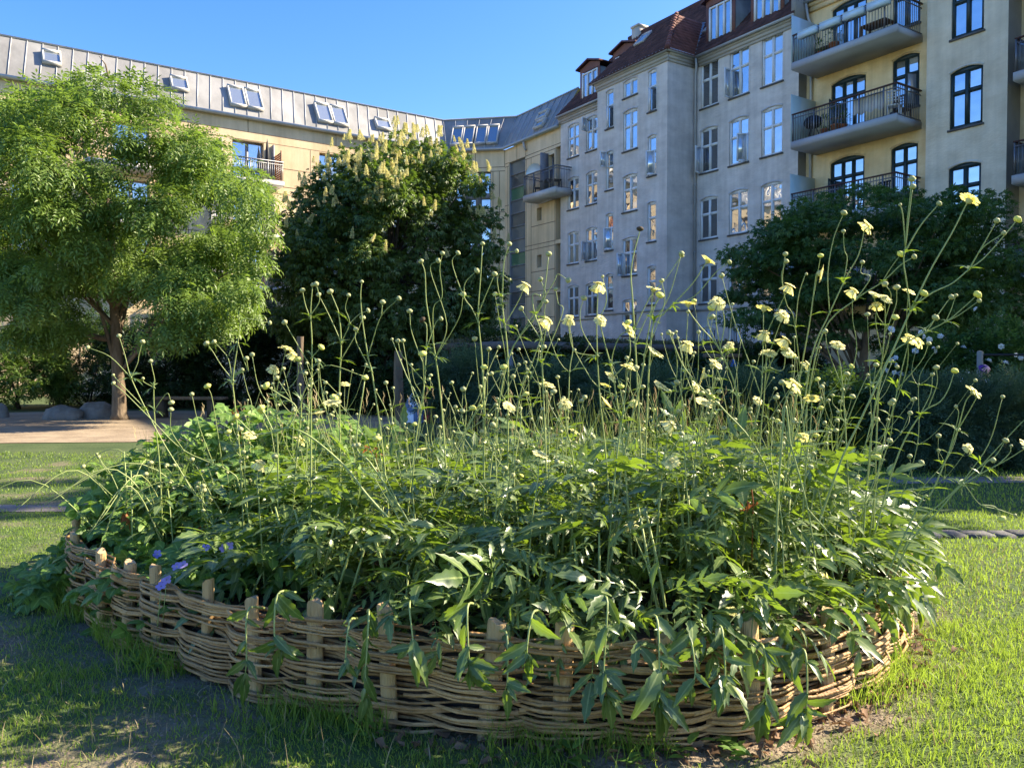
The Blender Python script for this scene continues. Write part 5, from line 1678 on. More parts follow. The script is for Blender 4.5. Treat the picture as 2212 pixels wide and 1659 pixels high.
# ------------------------------------------------------------------ scabious stalks: heads
def bud_mesh(name, r, m, top=1.0, seed=0):
    k = random.Random(seed); n, rows = 9, 6
    vs, fs = [], []
    for j in range(rows+1):
        ph = -math.pi/2 + math.pi*j/rows
        for i in range(n):
            q = 2*math.pi*(i+.5*(j%2))/n
            rr = r*(1 + (.12 if (i+j) % 2 else -.06))
            vs.append((math.cos(ph)*math.cos(q)*rr, math.cos(ph)*math.sin(q)*rr, (math.sin(ph)*rr*.82+r*.7)*top))
    for j in range(rows):
        for i in range(n): i2=(i+1)%n; fs.append((j*n+i,j*n+i2,(j+1)*n+i2,(j+1)*n+i))
    return rawmesh(name, np.array(vs), fs, M[m], True)
def flower_mesh(seed, R=.036, np_=12, droop=.1, full=True):
    """ray florets with notched tips round a domed centre of small florets"""
    k = random.Random(seed); v, f, mi = [], [], []
    def petal(q, r0, r1, w, z0, z1, m=0):
        d = Vector((math.cos(q), math.sin(q), 0)); s = Vector((-d.y, d.x, 0))
        a, b = d*r0+Vector((0,0,z0)), d*r1+Vector((0,0,z1))
        mid = a.lerp(b,.55)+Vector((0,0,.004))
        base = len(v)
        v.extend([a-s*w*.18, a+s*w*.18, mid+s*w*.42, mid-s*w*.42, b+s*w*.55-d*.003, b+d*.003+s*w*.2, b-d*.004, b+d*.003-s*w*.2, b-s*w*.55-d*.003])
        f.extend([(base,base+1,base+2,base+3), (base+3,base+2,base+4,base+5,base+6), (base+3,base+6,base+7,base+8)]); mi.extend([m]*3)
    for i in range(np_):
        q = 2*math.pi*i/np_ + k.uniform(-.08,.08)
        petal(q, R*.35, R*k.uniform(.88,1.12), R*.40, .012, .012-droop*R+k.uniform(-.004,.004))
    for i in range(np_):
        q = 2*math.pi*(i+.5)/np_ + k.uniform(-.1,.1)
        petal(q, R*.25, R*k.uniform(.58,.78), R*.28, .016, .017+k.uniform(-.003,.004))
    n, rows = 10, 4
    b0 = len(v)
    for j in range(rows+1):
        ph = math.pi/2*j/rows
        for i in range(n):
            q = 2*math.pi*(i+.5*(j%2))/n; rr = R*.36*(1+(.14 if (i+j)%2 else -.05))
            v.append(Vector((math.cos(ph)*math.cos(q)*rr, math.cos(ph)*math.sin(q)*rr, .014+math.sin(ph)*R*.22*(1+(.2 if (i+j)%2 else 0)))))
    for j in range(rows):
        for i in range(n): i2=(i+1)%n; f.append((b0+j*n+i,b0+j*n+i2,b0+(j+1)*n+i2,b0+(j+1)*n+i)); mi.append(1)
    b0 = len(v)                                       # green cup below
    for j, (rr, z) in enumerate(((.004,-.004),(R*.3,.002),(R*.42,.012))):
        for i in range(n): q=2*math.pi*i/n; v.append(Vector((rr*math.cos(q), rr*math.sin(q), z)))
    for j in range(2):
        for i in range(n): i2=(i+1)%n; f.append((b0+j*n+i,b0+j*n+i2,b0+(j+1)*n+i2,b0+(j+1)*n+i)); mi.append(2)
    return rawmesh("flower_head", np.array([tuple(p) for p in v]), f, [M['petal'], M['centre'], M['bud']], False, mi)
FLO = [flower_mesh(s, R, n, d) for s, R, n, d in ((1,.038,12,.1),(2,.036,11,.45),(3,.039,13,-.15),(4,.035,12,.9))]
BUD = [bud_mesh("bud", .0125, 'bud', 1, 1), bud_mesh("bud", .0145, 'bud', .9, 2)]
SBUD = bud_mesh("bud", .0085, 'bud', 1, 3)
YBUD = bud_mesh("opening_bud", .0175, 'ybud', .8, 4)
DRY = bud_mesh("dried_head", .016, 'dried', .8, 5)
HEAD = {'F': 'flower_head', 'B': 'bud', 'S': 'bud', 'Y': 'opening_bud', 'D': 'dried_head'}
NLEAF = merge([place(leaflet(.085,.016,4,.05,.2,.35), (0,0,0), 0), place(leaflet(.055,.011,3,.05,.2,.3), (.022,0,0), .7), place(leaflet(.05,.011,3,.05,.2,.3), (.022,0,0), -.7)])
STALKS = []
def stalk(lines, heads, nodes, rngs, fscale=1.0):
    """lines: [(points, r0, r1)]; heads: [(kind, tip, direction)]; nodes: [(point, direction)]"""
    b = Vector(lines[0][0][0])
    root = empty("scabious_stalk", tuple(b))
    mb = MB()
    for pts, r0, r1 in lines:
        n = len(pts)
        mb.tube(pts, [r0+(r1-r0)*i/(n-1) for i in range(n)], 6)
    for p, d in nodes: mb.tube([p - d*.012, p, p + d*.012], [.002,.0052,.002], 6)
    mb.build("stem", M['stem'], root, smooth=True)
    if nodes:
        P, D, S = [], [], []
        for p, d in nodes:
            side = Vector((rngs.gauss(0,1), rngs.gauss(0,1), .25)); side = (side - d*side.dot(d)).normalized()
            for sg in (-1, 1):
                P.append(tuple(p)); D.append(tuple(side*sg + d*rngs.uniform(.25,.6))); S.append(rngs.uniform(.6,1.25))
        P, D = np.array(P), np.array(D)
        v, f = scatter(NLEAF[0], NLEAF[1], P, rots(D, np.tile([.1,.1,1.],(len(P),1))), np.array(S))
        link("stem_leaves", rawmesh("stem_leaves", v-np.array(b), f, M['bed'], True), root)
    cnt = {}
    for kind, tip, d in heads:
        me = {'F': rngs.choice(FLO), 'B': rngs.choice(BUD), 'S': SBUD, 'Y': YBUD, 'D': DRY}[kind]
        o = link(HEAD[kind], me, root, tuple(tip - b))
        dd = d.normalized()
        if kind == 'F':
            # open heads tip their face a little towards the light
            dd = (dd*.8 + sdir*.55 + Vector((0,-(.75 if rngs.random() < .45 else .2),0)) + Vector((rngs.gauss(0,.3), rngs.gauss(0,.3), rngs.gauss(0,.15)))).normalized()
            s = fscale*rngs.uniform(.85,1.12)
        else: s = rngs.uniform(.85,1.2)
        o.rotation_mode = 'QUATERNION'; o.rotation_quaternion = dd.to_track_quat('Z','Y')
        o.scale = (s,s,s)
        cnt[kind] = cnt.get(kind, 0)+1
    top = max((h[1] for h in heads), key=lambda p: p.z)
    STALKS.append((root, top, cnt))
    return root
def T_(Y0, Y1, pts, kind, *branches, r=.006, seed=1):
    k = random.Random(seed + int(pts[0][0]))
    r *= .78
    yb, yt = pts[0][1], min(min(p[1] for p in pts), *[min(q[1] for q in b[0]) for b in branches]) if branches else min(p[1] for p in pts)
    def P(p):
        f = (yb-p[1])/max(1, (yb-yt)); f = max(-.15, min(1.1, f))
        return at(p[0], p[1], Y0+(Y1-Y0)*f)
    w = [P(p) for p in pts]
    # carry the foot down into the leaves
    foot = w[0].copy()
    if foot.z > .5:
        dn = (w[0]-w[1]).normalized()
        h = (foot.z-.34)
        f2 = foot + Vector((dn.x*h*.6, dn.y*h*.3, -h))
        if not inside(f2.x, f2.y): f2 = Vector((max(-2.5,min(2.1,f2.x)), max(3.4,min(6.2,f2.y)), f2.z))
        w = [f2] + w
    sp = smooth_path(w, 5)
    lines = [(sp, r, r*.42)]; heads, nodes = [], []
    if kind: heads.append((kind, sp[-1], sp[-1]-sp[-3]))
    for b in branches:
        q = [P(p) for p in b[0]]
        # root the branch on the nearest point of what exists
        best = min((pp for ln in lines for pp in ln[0]), key=lambda pp: (pp-q[0]).length)
        q[0] = best
        s2 = smooth_path(q, 5)
        lines.append((s2, r*.55, r*.34))
        if b[1]: heads.append((b[1], s2[-1], s2[-1]-s2[-3]))
        if len(b) < 3: nodes.append((best, (s2[1]-s2[0]).normalized()))
    stalk(lines, heads, nodes, k)

# right hand group
T_(3.7,3.5,[(1745,1190),(1764,1142),(1795,1054),(1822,982),(1864,896),(1924,767),(1966,673),(1982,640),(2015,574),(2057,502),(2082,452),(2090,438)],'F',
   ([(1966,673),(1960,621),(1952,566),(1956,532),(1960,477),(1966,425),(1969,392)],'B'),([(1956,532),(1963,470),(1971,408)],'B',0),([(1954,545),(1988,488),(2026,443)],'B'),([(1956,530),(1950,465),(1945,445)],'S',0),
   ([(1970,665),(2015,632),(2057,612),(2093,582),(2126,557),(2170,508),(2195,478)],'Y'),([(2093,582),(2112,549),(2151,481)],'B'),([(2112,549),(2126,532),(2165,506)],'B',0),([(1968,670),(1985,650),(1993,638)],'Y',0), r=.0078)
T_(3.9,3.8,[(1880,960),(1900,830),(1924,767),(1974,731),(2043,695),(2084,662),(2108,640)],'Y',([(2043,695),(2071,681),(2112,652)],'B'),([(1974,731),(2010,700),(2018,690)],'B',0),([(2000,716),(2040,660),(2052,645)],'B'),([(2043,695),(2055,668),(2064,641)],'S',0))
T_(3.9,3.8,[(1700,1010),(1734,885),(1756,759),(1792,676),(1828,599),(1855,549),(1868,492)],'F',([(1792,676),(1788,593),(1800,518),(1821,464)],'B'),([(1824,610),(1830,560),(1824,540),(1822,503)],'S'))
T_(4.2,4.1,[(1715,900),(1748,662+40),(1762,600),(1766,590)],'F',([(1758,640),(1768,580),(1772,556)],'Y',0),([(1735,800),(1715,690),(1700,660),(1692,626),(1688,593),(1697,568)],'B'),([(1692,626),(1690,600),(1696,553)],'B',0),([(1715,700),(1725,640),(1737,600),(1785-45,594)],'S'))
T_(4.3,4.2,[(1740,900),(1778,717),(1850,646),(1905,610),(1944,574),(1971,557)],'B',([(1905,610),(1922,582),(1943,553)],'Y'),([(1850,646),(1880,600),(1860,590),(1862,570)],'B'))
T_(4.1,4.0,[(1895,900),(1902,814),(1912,704),(1911,650)],'F',([(1910,704),(1895,680),(1889,643)],'F'),([(1908,760),(1892,700),(1894,664)],'F',0),([(1911,720),(1935,660),(1937,625)],'B',0),([(1912,690),(1925,640),(1914,617)],'B',0))
T_(3.7,3.6,[(1985,1090),(2010,1068),(2049,979),(2068,930),(2085,870),(2099,850)],'F',([(2068,930),(2092,890),(2110,858)],'B'),([(2049,979),(2070,900),(2066,880)],'S'))
T_(4.0,4.0,[(1930,1010),(1985,900),(2029,869),(2048,842),(2061,805)],'Y',([(1985,900),(2010,850),(2014,812)],'B'),([(2005,885),(2024,830),(2023,798)],'B',0))
T_(3.7,3.6,[(1960,1180),(2032,1098),(2082,1045),(2170,996),(2215,968)],'F',([(2082,1045),(2093,1059),(2118,1090),(2156,1100),(2190,1112)],'S'),([(2118,1090),(2150,1095),(2162,1117)],'Y',0),([(2110,1030),(2130,1000),(2141,965+30)],'B'),([(2160,1000),(2180,980),(2184,965)],'S',0))
T_(3.9,3.8,[(1970,1150),(2040,1080),(2120,1005),(2150,985),(2170,955)],'B',([(2080,1040),(2135,960),(2165,860)],'S'),([(2120,1005),(2190,930),(2220,900)],'B'))
T_(3.5,3.5,[(1673,1330),(1679,1103),(1690,938),(1697,877),(1706,952),(1712,975),(1745,1100),(1767,1236),(1779,1250)],'F',([(1745,1100),(1790,1150),(1800,1158)],'S'),([(1712,975),(1690,900),(1700,860),(1712,835)],'F'), r=.0075)
T_(3.9,3.9,[(1600,1010),(1640,880),(1648,760),(1649,672)],'F',([(1645,800),(1670,740),(1690,685)],'F'),([(1650,740),(1670,690),(1703,623)],'F'),([(1640,860),(1610,760),(1585,690),(1560,600)],'B',0))
T_(4.0,3.9,[(1640,980),(1650,860),(1655,770),(1650,725)],'F',([(1652,800),(1680,760),(1694,740)],'F'),([(1650,840),(1663,800),(1661,770)],'F',0),([(1655,790),(1690,800),(1697,764)],'F',0))
T_(4.0,4.0,[(1830,1000),(1822,860),(1815,790),(1807,750)],'F',([(1820,850),(1790,760),(1783,720)],'B'),([(1822,860),(1850,760),(1842,690),(1841,632)],'F'))
T_(4.1,4.0,[(1900,1000),(1930,880),(1950,790),(1964,735)],'F',([(1940,840),(1990,780),(2005,745)],'B'),([(1925,890),(1960,790),(1958,700),(1962,634)],'F'))
T_(3.8,3.8,[(1740,1020),(1750,930),(1754,864)],'F',([(1745,960),(1780,880),(1776,840)],'B'),([(1742,1000),(1710,900),(1690,830)],'B'))
# centre
T_(4.2,4.1,[(1385,1000),(1376,814),(1367,657),(1363,593),(1369,549),(1380,508),(1382,499)],'D',([(1373,740),(1395,690),(1428,640)],'B'),([(1372,717),(1405,640),(1440,600),(1470,555)],'B'), r=.0065)
T_(3.6,3.6,[(1330,1010),(1345,900),(1353,830),(1357,798)],'F',([(1345,900),(1380,830),(1375,800)],'B'),([(1343,915),(1318,850),(1317,818)],'F'), r=.006)
T_(3.8,3.7,[(1345,1000),(1383,828),(1394,759),(1405,690),(1409,643),(1411,630)],'F',([(1405,690),(1415,660),(1423,642)],'Y',0),([(1390,775),(1420,700),(1436,650),(1430,610)],'B'))
T_(4.0,3.9,[(1310,1000),(1295,850),(1289,720),(1292,620)],'F',([(1290,760),(1259,717),(1253,676),(1260,648)],'B'),([(1291,780),(1242,759),(1229,712),(1229,691)],'F'),([(1290,700),(1310,650),(1302,600)],'S',0))
T_(3.7,3.6,[(1350,1010),(1331,855),(1322,800),(1311,759),(1298,708),(1297,694)],'F',([(1320,790),(1325,759),(1339,726),(1355,716)],'F'),([(1331,855),(1287,831),(1259,789),(1242,759)],'S'),([(1325,820),(1360,770),(1357,700)],'Y'))
T_(4.1,4.0,[(1395,960),(1408,717),(1433,679),(1452,659),(1494,615),(1518,579),(1526,567)],'F',([(1452,659),(1500,640),(1545,590),(1573,568)],'B'),([(1420,700),(1445,640),(1471,552)],'B'))
T_(3.9,3.8,[(1600,960),(1590,842),(1563,773),(1543,739),(1513,706),(1491,676),(1486,662)],'F',([(1560,765),(1547,698),(1549,657)],'F'),([(1556,750),(1565,700),(1560,660)],'B',0),([(1563,773),(1530,700),(1535,670)],'Y'))
T_(3.7,3.6,[(1650,1000),(1563,885),(1535,858),(1480,797),(1455,742),(1446,722)],'B',([(1535,858),(1545,820),(1526,813)],'F'),([(1535,860),(1560,830),(1544,790)],'F'))
T_(3.6,3.6,[(1430,1030),(1440,960),(1446,920)],'F',([(1435,1000),(1460,960),(1470,940)],'B'),([(1432,1020),(1450,1010),(1449,1003)],'F',0))
T_(3.9,3.9,[(1500,1010),(1510,930),(1518,876)],'F',([(1505,960),(1480,860),(1500,838)],'F'),([(1507,940),(1540,880),(1552,850)],'B'))
T_(3.8,3.7,[(1420,980),(1418,880),(1424,840)],'F',([(1418,900),(1400,820),(1411,768)],'F'),([(1418,920),(1440,870),(1460,830)],'B'),([(1415,960),(1470,850),(1484,748)],'F'))
T_(3.5,3.5,[(1150,1120),(1160,1050),(1165,988)],'F',([(1156,1080),(1185,1020),(1200,1000)],'B'), r=.0055)
T_(3.4,3.4,[(1400,1230),(1380,1180),(1364,1142)],'F',([(1390,1200),(1405,1150),(1400,1120)],'S'), r=.005)
T_(3.3,3.3,[(1650,1350),(1610,1345),(1582,1324)],'F', r=.004)
T_(3.9,3.8,[(1240,1010),(1225,930),(1220,874)],'F',([(1230,960),(1250,900),(1262,862)],'B'),([(1228,950),(1200,880),(1196,850)],'B'),([(1240,1000),(1290,900),(1303,873)],'F'))
# left of centre
T_(4.1,4.0,[(1045,1000),(1046,859),(1042,800),(1040,760),(1033,680),(1038,600),(1042,530)],'B',([(1034,690),(1019,666),(1002,641),(977,570),(987,549)],'B'),([(1002,641),(1005,611),(1027,588)],'B'),([(1034,685),(1044,650),(1067,596)],'B'), r=.0065)
T_(4.3,4.2,[(960,960),(945,800),(925,680),(920,641),(918,590),(911,568)],'B',([(935,740),(936,666),(955,641),(950,583),(955,551)],'B'),([(940,780),(965,700),(930,586),(943,565)],'B'),([(940,770),(990,690),(1000,640)],'B'))
T_(4.2,4.1,[(1097,960),(1097,773),(1086,670),(1085,641),(1088,570),(1099,531)],'B',([(1087,640),(1091,555),(1113,543)],'B'),([(1086,660),(1080,643),(1074,604),(1082,592),(1099,603)],'S'),([(1090,700),(1120,650),(1133,620)],'F'),([(1097,800),(1080,700),(1070,640)],'B'))
T_(4.1,4.0,[(1060,1010),(1097,778),(1157,684),(1176,626),(1185,553)],'B',([(1120,740),(1193,615),(1204,593),(1224,603)],'B'),([(1157,684),(1178,640),(1169,607)],'B'))
T_(4.0,4.0,[(1180,1010),(1171,786),(1168,717),(1154,676),(1151,637),(1164,638)],'S',([(1170,760),(1180,703),(1176,676),(1179,655)],'B'),([(1172,800),(1215,676),(1206,656),(1201,628)],'B'),([(1170,740),(1140,690),(1128,670)],'B'))
T_(3.9,3.8,[(1046,980),(1047,890),(1043,830),(1045,797)],'Y',([(1047,900),(1085,850),(1088,797)],'Y'),([(1046,950),(1090,910),(1097,884)],'F'))
T_(4.2,4.1,[(672,980),(672,876),(674,749),(671,677),(675,619)],'B',([(673,690),(660,660),(654,631)],'B'),([(672,685),(690,650),(684,618)],'B'),([(674,800),(640,740),(617,700)],'B'),([(674,780),(691,753)],'Y'), r=.0065)
T_(4.3,4.2,[(735,1000),(733,851),(737,740),(732,680),(726,660),(715,634)],'B',([(737,735),(755,699),(746,666),(752,641)],'B'),([(755,699),(775,680),(792,672)],'B'),([(737,740),(715,690),(690,640)],'B'),([(735,780),(770,720),(782,690)],'B'))
T_(4.2,4.1,[(830,1000),(806,820),(795,771),(783,693),(779,641),(781,612)],'B',([(795,775),(806,732),(824,682),(859,647)],'B'),([(824,682),(826,657)],'B',0),([(800,800),(770,740),(768,715)],'B'))
T_(3.6,3.6,[(900,1180),(840,1120),(793,1069),(760,1025),(726,989),(668,942),(624,924),(591,934),(550,939),(546,937),(512,903)],'Y',([(624,924),(640,880),(600,850),(579,836)],'Y'),([(591,934),(575,900),(566,886)],'Y'), r=.0085)
T_(3.7,3.7,[(960,1200),(905,1160),(860,1090),(800,1000),(770,960),(788,820)],'Y',([(860,1090),(830,1020),(815,953)],'Y'), r=.0085)
T_(4.6,4.5,[(440,1110),(397,1029),(351,953),(315,884),(283,816),(270,768),(258,729)],'B',([(283,816),(238,771),(193,752)],'B'),([(285,818),(297,785),(300,768),(307,742)],'B'),([(315,884),(262,830),(246,812)],'S'))
T_(4.7,4.6,[(345,1010),(334,903),(332,837),(334,821),(326,783)],'B',([(332,840),(312,826),(309,820)],'S'),([(334,880),(360,850),(369,886-20)],'B'))
T_(4.5,4.4,[(520,1060),(497,1019),(397,973),(331,910),(275,854),(247,830)],'B',([(397,973),(370,930),(369,888)],'B'),([(450,1000),(430,920),(415,855)],'B'),([(470,1010),(460,870),(450,838)],'Y'))
T_(4.4,4.3,[(520,1010),(507,870),(503,821),(513,748),(516,728),(526,690),(580,697)],'B',([(503,815),(477,788),(460,760),(448,745)],'B'),([(505,830),(494,778),(478,755),(465,741)],'B'),([(514,740),(535,800),(533,778)],'B'))
T_(4.2,4.1,[(600,1000),(597,880),(592,830),(590,800)],'F',([(596,850),(610,790),(617,757)],'F'),([(597,860),(625,800),(631,768)],'F'),([(598,900),(560,840),(545,770)],'B'),([(597,870),(640,820),(645,780)],'Y'))
T_(4.3,4.2,[(640,1000),(650,900),(655,850),(702,790),(786,813)],'B',([(652,870),(690,820),(730,850)],'B'),([(650,900),(620,850),(600,820)],'B'))
T_(4.2,4.2,[(890,1010),(915,843),(919,787),(922,710),(915,694)],'D',([(918,800),(890,720),(885,676)],'B'),([(919,760),(940,700),(950,690)],'B'),([(916,830),(870,770),(860,740)],'B'))
T_(3.9,3.9,[(1090,1140),(1075,1090),(1090,1015)],'B',([(1080,1100),(1120,1050),(1110,1030)],'B'))
T_(4.0,4.0,[(560,1090),(555,1040),(560,1004)],'F',([(557,1060),(590,1010),(594,990)],'B'))

# stalks grown by rule between the traced ones
def grown(x, y, H, lean, seed, fl=.25):
    k = random.Random(seed)
    b = Vector((x, y, .33))
    lv = Vector((lean[0], lean[1], 1)).normalized()
    n1 = b + lv*H*k.uniform(.42,.55); 
    n2 = n1 + (lv + Vector((k.gauss(0,.12), k.gauss(0,.1), 0))).normalized()*H*k.uniform(.2,.28)
    tip = n2 + (lv + Vector((k.gauss(0,.16), k.gauss(0,.12), 0))).normalized()*H*k.uniform(.16,.28)
    r = k.uniform(.0028,.0045)
    hk = lambda: 'F' if k.random() < fl else ('Y' if k.random() < .12 else ('S' if k.random() < .5 else 'B'))
    main = smooth_path([b, b.lerp(n1,.5)+Vector((k.gauss(0,.015),k.gauss(0,.015),0)), n1, n2, n2.lerp(tip,.5)+Vector((k.gauss(0,.012),k.gauss(0,.012),0)), tip], 5)
    lines = [(main, r, r*.4)]; heads = [(hk(), main[-1], main[-1]-main[-3])]; nodes = []
    for nd, sc in ((n1,1.0),(n2,.7)):
        i = min(range(len(main)), key=lambda j: (main[j]-nd).length); o = main[i]
        nodes.append((o, lv))
        q = k.uniform(0, 6.283)
        for sg in (0, math.pi):
            if k.random() < .35: continue
            d = Vector((math.cos(q+sg), math.sin(q+sg)*.7, 0))
            L_ = H*sc*k.uniform(.18,.36)
            m = o + d*L_*.33 + lv*L_*.42
            e = o + d*L_*k.uniform(.35,.6) + lv*L_*k.uniform(.8,1.15)
            s2 = smooth_path([o, o+d*L_*.15+lv*L_*.12, m, e], 5)
            lines.append((s2, r*.55, r*.32)); heads.append((hk(), s2[-1], s2[-1]-s2[-3]))
            if k.random() < .45:
                o2 = s2[9]; nodes.append((o2, lv))
                e2 = o2 + (d*k.uniform(-.4,.5)+Vector((k.gauss(0,.3),k.gauss(0,.2),1))).normalized()*L_*k.uniform(.3,.55)
                s3 = smooth_path([o2, o2.lerp(e2,.5)+d*.02, e2], 5)
                lines.append((s3, r*.42, r*.3)); heads.append(('S' if k.random() < .6 else 'B', s3[-1], s3[-1]-s3[-3]))
    stalk(lines, heads, nodes, k)
rng = random.Random(99)
made = []
def grow_zone(n, x0, x1, y0, y1, h0, h1, lx, fl):
    c = 0; tr_ = 0
    while c < n and tr_ < 900:
        tr_ += 1
        x, y = rng.uniform(x0,x1), rng.uniform(y0,y1)
        if not inside(x,y) or edge(x,y) < .12 or any((x-a)**2+(y-b)**2 < .012 for a,b in made): continue
        made.append((x,y)); c += 1
        grown(x, y, rng.uniform(h0,h1), (lx[0]+rng.gauss(0,.2), rng.gauss(-.02,.12)), rng.randrange(10**6), fl)
grow_zone(30, 1.0, 2.15, 3.5, 5.6, .75, 1.6, (.12,), .09)
grow_zone(21, .2, 1.1, 3.6, 5.6, .65, 1.5, (.03,), .08)
grow_zone(22, -.7, .2, 3.7, 5.6, .6, 1.45, (-.02,), .03)
grow_zone(24, -1.7, -.7, 4.0, 5.8, .55, 1.3, (-.08,), .03)
grow_zone(5, -2.3, -1.5, 4.7, 5.8, .55, .95, (-.18,), .0)
# labels from where each stalk's top stands before the background
ORD = ["leftmost","second","third","fourth","fifth","sixth","seventh","eighth","ninth","tenth","eleventh","twelfth","thirteenth","fourteenth","fifteenth","sixteenth","seventeenth","eighteenth","nineteenth","twentieth"] + ["further"]*60
NUM = {0:"no",1:"one",2:"two",3:"three",4:"four",5:"five",6:"six",7:"seven",8:"eight",9:"nine"}
def bg(px, py):
    if py > 900:
        if px < 600: return "low among the leaves at left"
        if px < 1000: return "low among the leaves left of centre"
        if px < 1400: return "low among the leaves at the middle"
        if px < 1750: return "low among the leaves right of centre"
        return "low among the leaves at the far right"
    if px < 420: return "beside the left tree's trunk"
    if px < 610: return "under the left tree's right side"
    if px < 760: return "before the blossoming tree's left half" if py < 760 else "before the shrubs below the blossoming tree"
    if px < 900: return "before the blossoming tree's middle"
    if px < 1080: return "before the blossoming tree's right half" if py < 740 else "before the shade beyond the blossoming tree"
    if px < 1140: return "before the glass stair strip" if py < 740 else "before the heaped climber"
    if px < 1220: return "before the sandstone wall with square windows" if py < 740 else "before the shed's wire panel"
    if px < 1440: return "before the grey bay" if py < 740 else "before the shed below the grey bay"
    if px < 1570: return "before the grey wall right of its bay" if py < 740 else "before the wooden cross post"
    if px < 1720: return "before the maple's left edge" if py < 740 else "before the bushes below the maple"
    if px < 1860: return "before the maple's left half" if py < 740 else "before the maple's trunk"
    if px < 2010: return "before the maple's middle" if py < 740 else "before the white roses"
    return "before the maple's right half" if py < 740 else "beside the helmet's post"
buckets = {}
for root, top, cnt in STALKS:
    px, py = proj(top)
    buckets.setdefault(bg(px, py), []).append((px, py, root, cnt))
for key, L in buckets.items():
    L.sort(key=lambda a: a[0])
    for i, (px, py, root, cnt) in enumerate(L):
        nf = cnt.get('F', 0); nb = sum(cnt.values())-nf
        fl = (NUM.get(nf, "many") + (" open flower" if nf == 1 else " open flowers")) if nf else "only buds"
        if len(L) == 1: s_ = f"lone scabious stalk {key}, {fl}"
        else: s_ = f"{ORD[i] if i < len(L)-1 else 'rightmost'} scabious stalk {key}, {fl}" if i in (0, len(L)-1) else f"{ORD[i]} scabious stalk from left {key}, {fl}"
        tag(root, s_, "flower stalk", "pale yellow scabious stalks in the woven bed")

# ------------------------------------------------------------------ shoots drooping over the fence
def shoot(px, py0, py1, Y, n, size, label, m='bed', seed=1, wilt=False):
    k = random.Random(seed)
    a = at(px, py0, Y); b = at(px + k.uniform(-12,12), py1, Y-.05)
    st = a + Vector((k.uniform(-.04,.04), .14, .02))
    root = empty("drooping_shoot", tuple(a), label, "leafy shoot", "leafy shoots drooping over the woven fence")
    q = smooth_path([st, a + Vector((0,.0,.05)), a.lerp(b,.5)+Vector((k.uniform(-.02,.02),-.02,0)), b.lerp(a,.25)], 5)
    mb = MB(); mb.tube(q, [.0055-.0035*i/(len(q)-1) for i in range(len(q))], 6); mb.build("stem", M['stem'], root, smooth=True)
    parts = []
    lf = [leaflet(.155,.05,10,.11,k.uniform(.2,.5),k.uniform(.25,.7)) for _ in range(4)]
    for i in range(int(n*2.6)):
        t = k.uniform(.12,1)**.8 if i < n*2 else 1.0; c = q[min(len(q)-1, int(t*(len(q)-1)))]
        sd = k.choice((-1,1))
        if i >= n*2: d = Vector((sd*k.uniform(.05,.4), -k.uniform(.05,.3), -1))
        elif wilt: d = Vector((sd*k.uniform(.1,.4), k.uniform(-.35,0), -1))
        else: d = Vector((sd*k.uniform(.15,1.2), k.uniform(-.85,.1), -k.uniform(0.0,1.1)))
        up = Vector((k.gauss(0,.45), -1+k.gauss(0,.3), .45+k.gauss(0,.3)))
        s_ = size*k.choice((k.uniform(.3,.6),k.uniform(.55,1.0)))
        parts.append(scatter(*k.choice(lf), np.array([tuple(c)]), rots(np.array([tuple(d)]), np.array([tuple(up)])), np.array([s_])))
    v, f = merge(parts)
    link("leaves", leafm("leaves", v-np.array(a), f, M[m], True), root)
shoot(535,1345,1500,3.34,5,.8,"leafy shoot drooping over the third post left of the sawn trunk coloured thick post",seed=1)
shoot(600,1310,1430,3.26,6,1.05,"broad dark leaves hanging between the two left front posts, light reaching their tips",seed=2)
shoot(755,1370,1460,3.17,5,.55,"small leaved shoot hanging just left of the long wilted one",seed=3)
shoot(797,1355,1555,3.13,10,.75,"long wilted shoot hanging in a narrow tail almost to the grass",seed=4,wilt=True)
shoot(885,1330,1425,3.08,3,1.05,"single big dark leaf pointing down right of a front post",seed=5)
shoot(1010,1340,1480,2.98,7,1.15,"broad shoot covering the top of the leaning middle post",seed=6)
shoot(1095,1400,1520,2.98,4,.75,"narrow shoot hanging right of the leaning middle post",seed=7)
shoot(1150,1355,1440,2.94,5,1.0,"dusty spread of leaves just left of the tall middle post",seed=8)
shoot(1312,1330,1560,2.94,9,1.05,"long leafy shoot hanging between the middle post and the big bright leaves",seed=9)
shoot(1420,1370,1560,2.9,7,1.25,"shoot with the biggest bright leaves, hanging low right of centre",seed=10)
shoot(1490,1400,1500,2.92,5,1.1,"bright spreading leaves right of the biggest hanging leaves",seed=11)
shoot(1560,1390,1520,2.94,6,.8,"small leafy shoot hanging left of the right front post",seed=12)
shoot(1650,1430,1560,2.98,6,1.1,"sunlit toothed leaves hanging in front of the right front post",seed=13)
shoot(1740,1440,1580,3.02,8,1.0,"sunlit leafy shoot hanging lowest at the bed's right front",seed=14)
shoot(1905,1300,1440,3.9,7,1.1,"yellow green leaves drooping over the fence's right turn",m='bramble',seed=15)
shoot(1985,1230,1330,4.3,6,1.1,"leaf tips drooping past the fence's far right end above the lawn",seed=16)

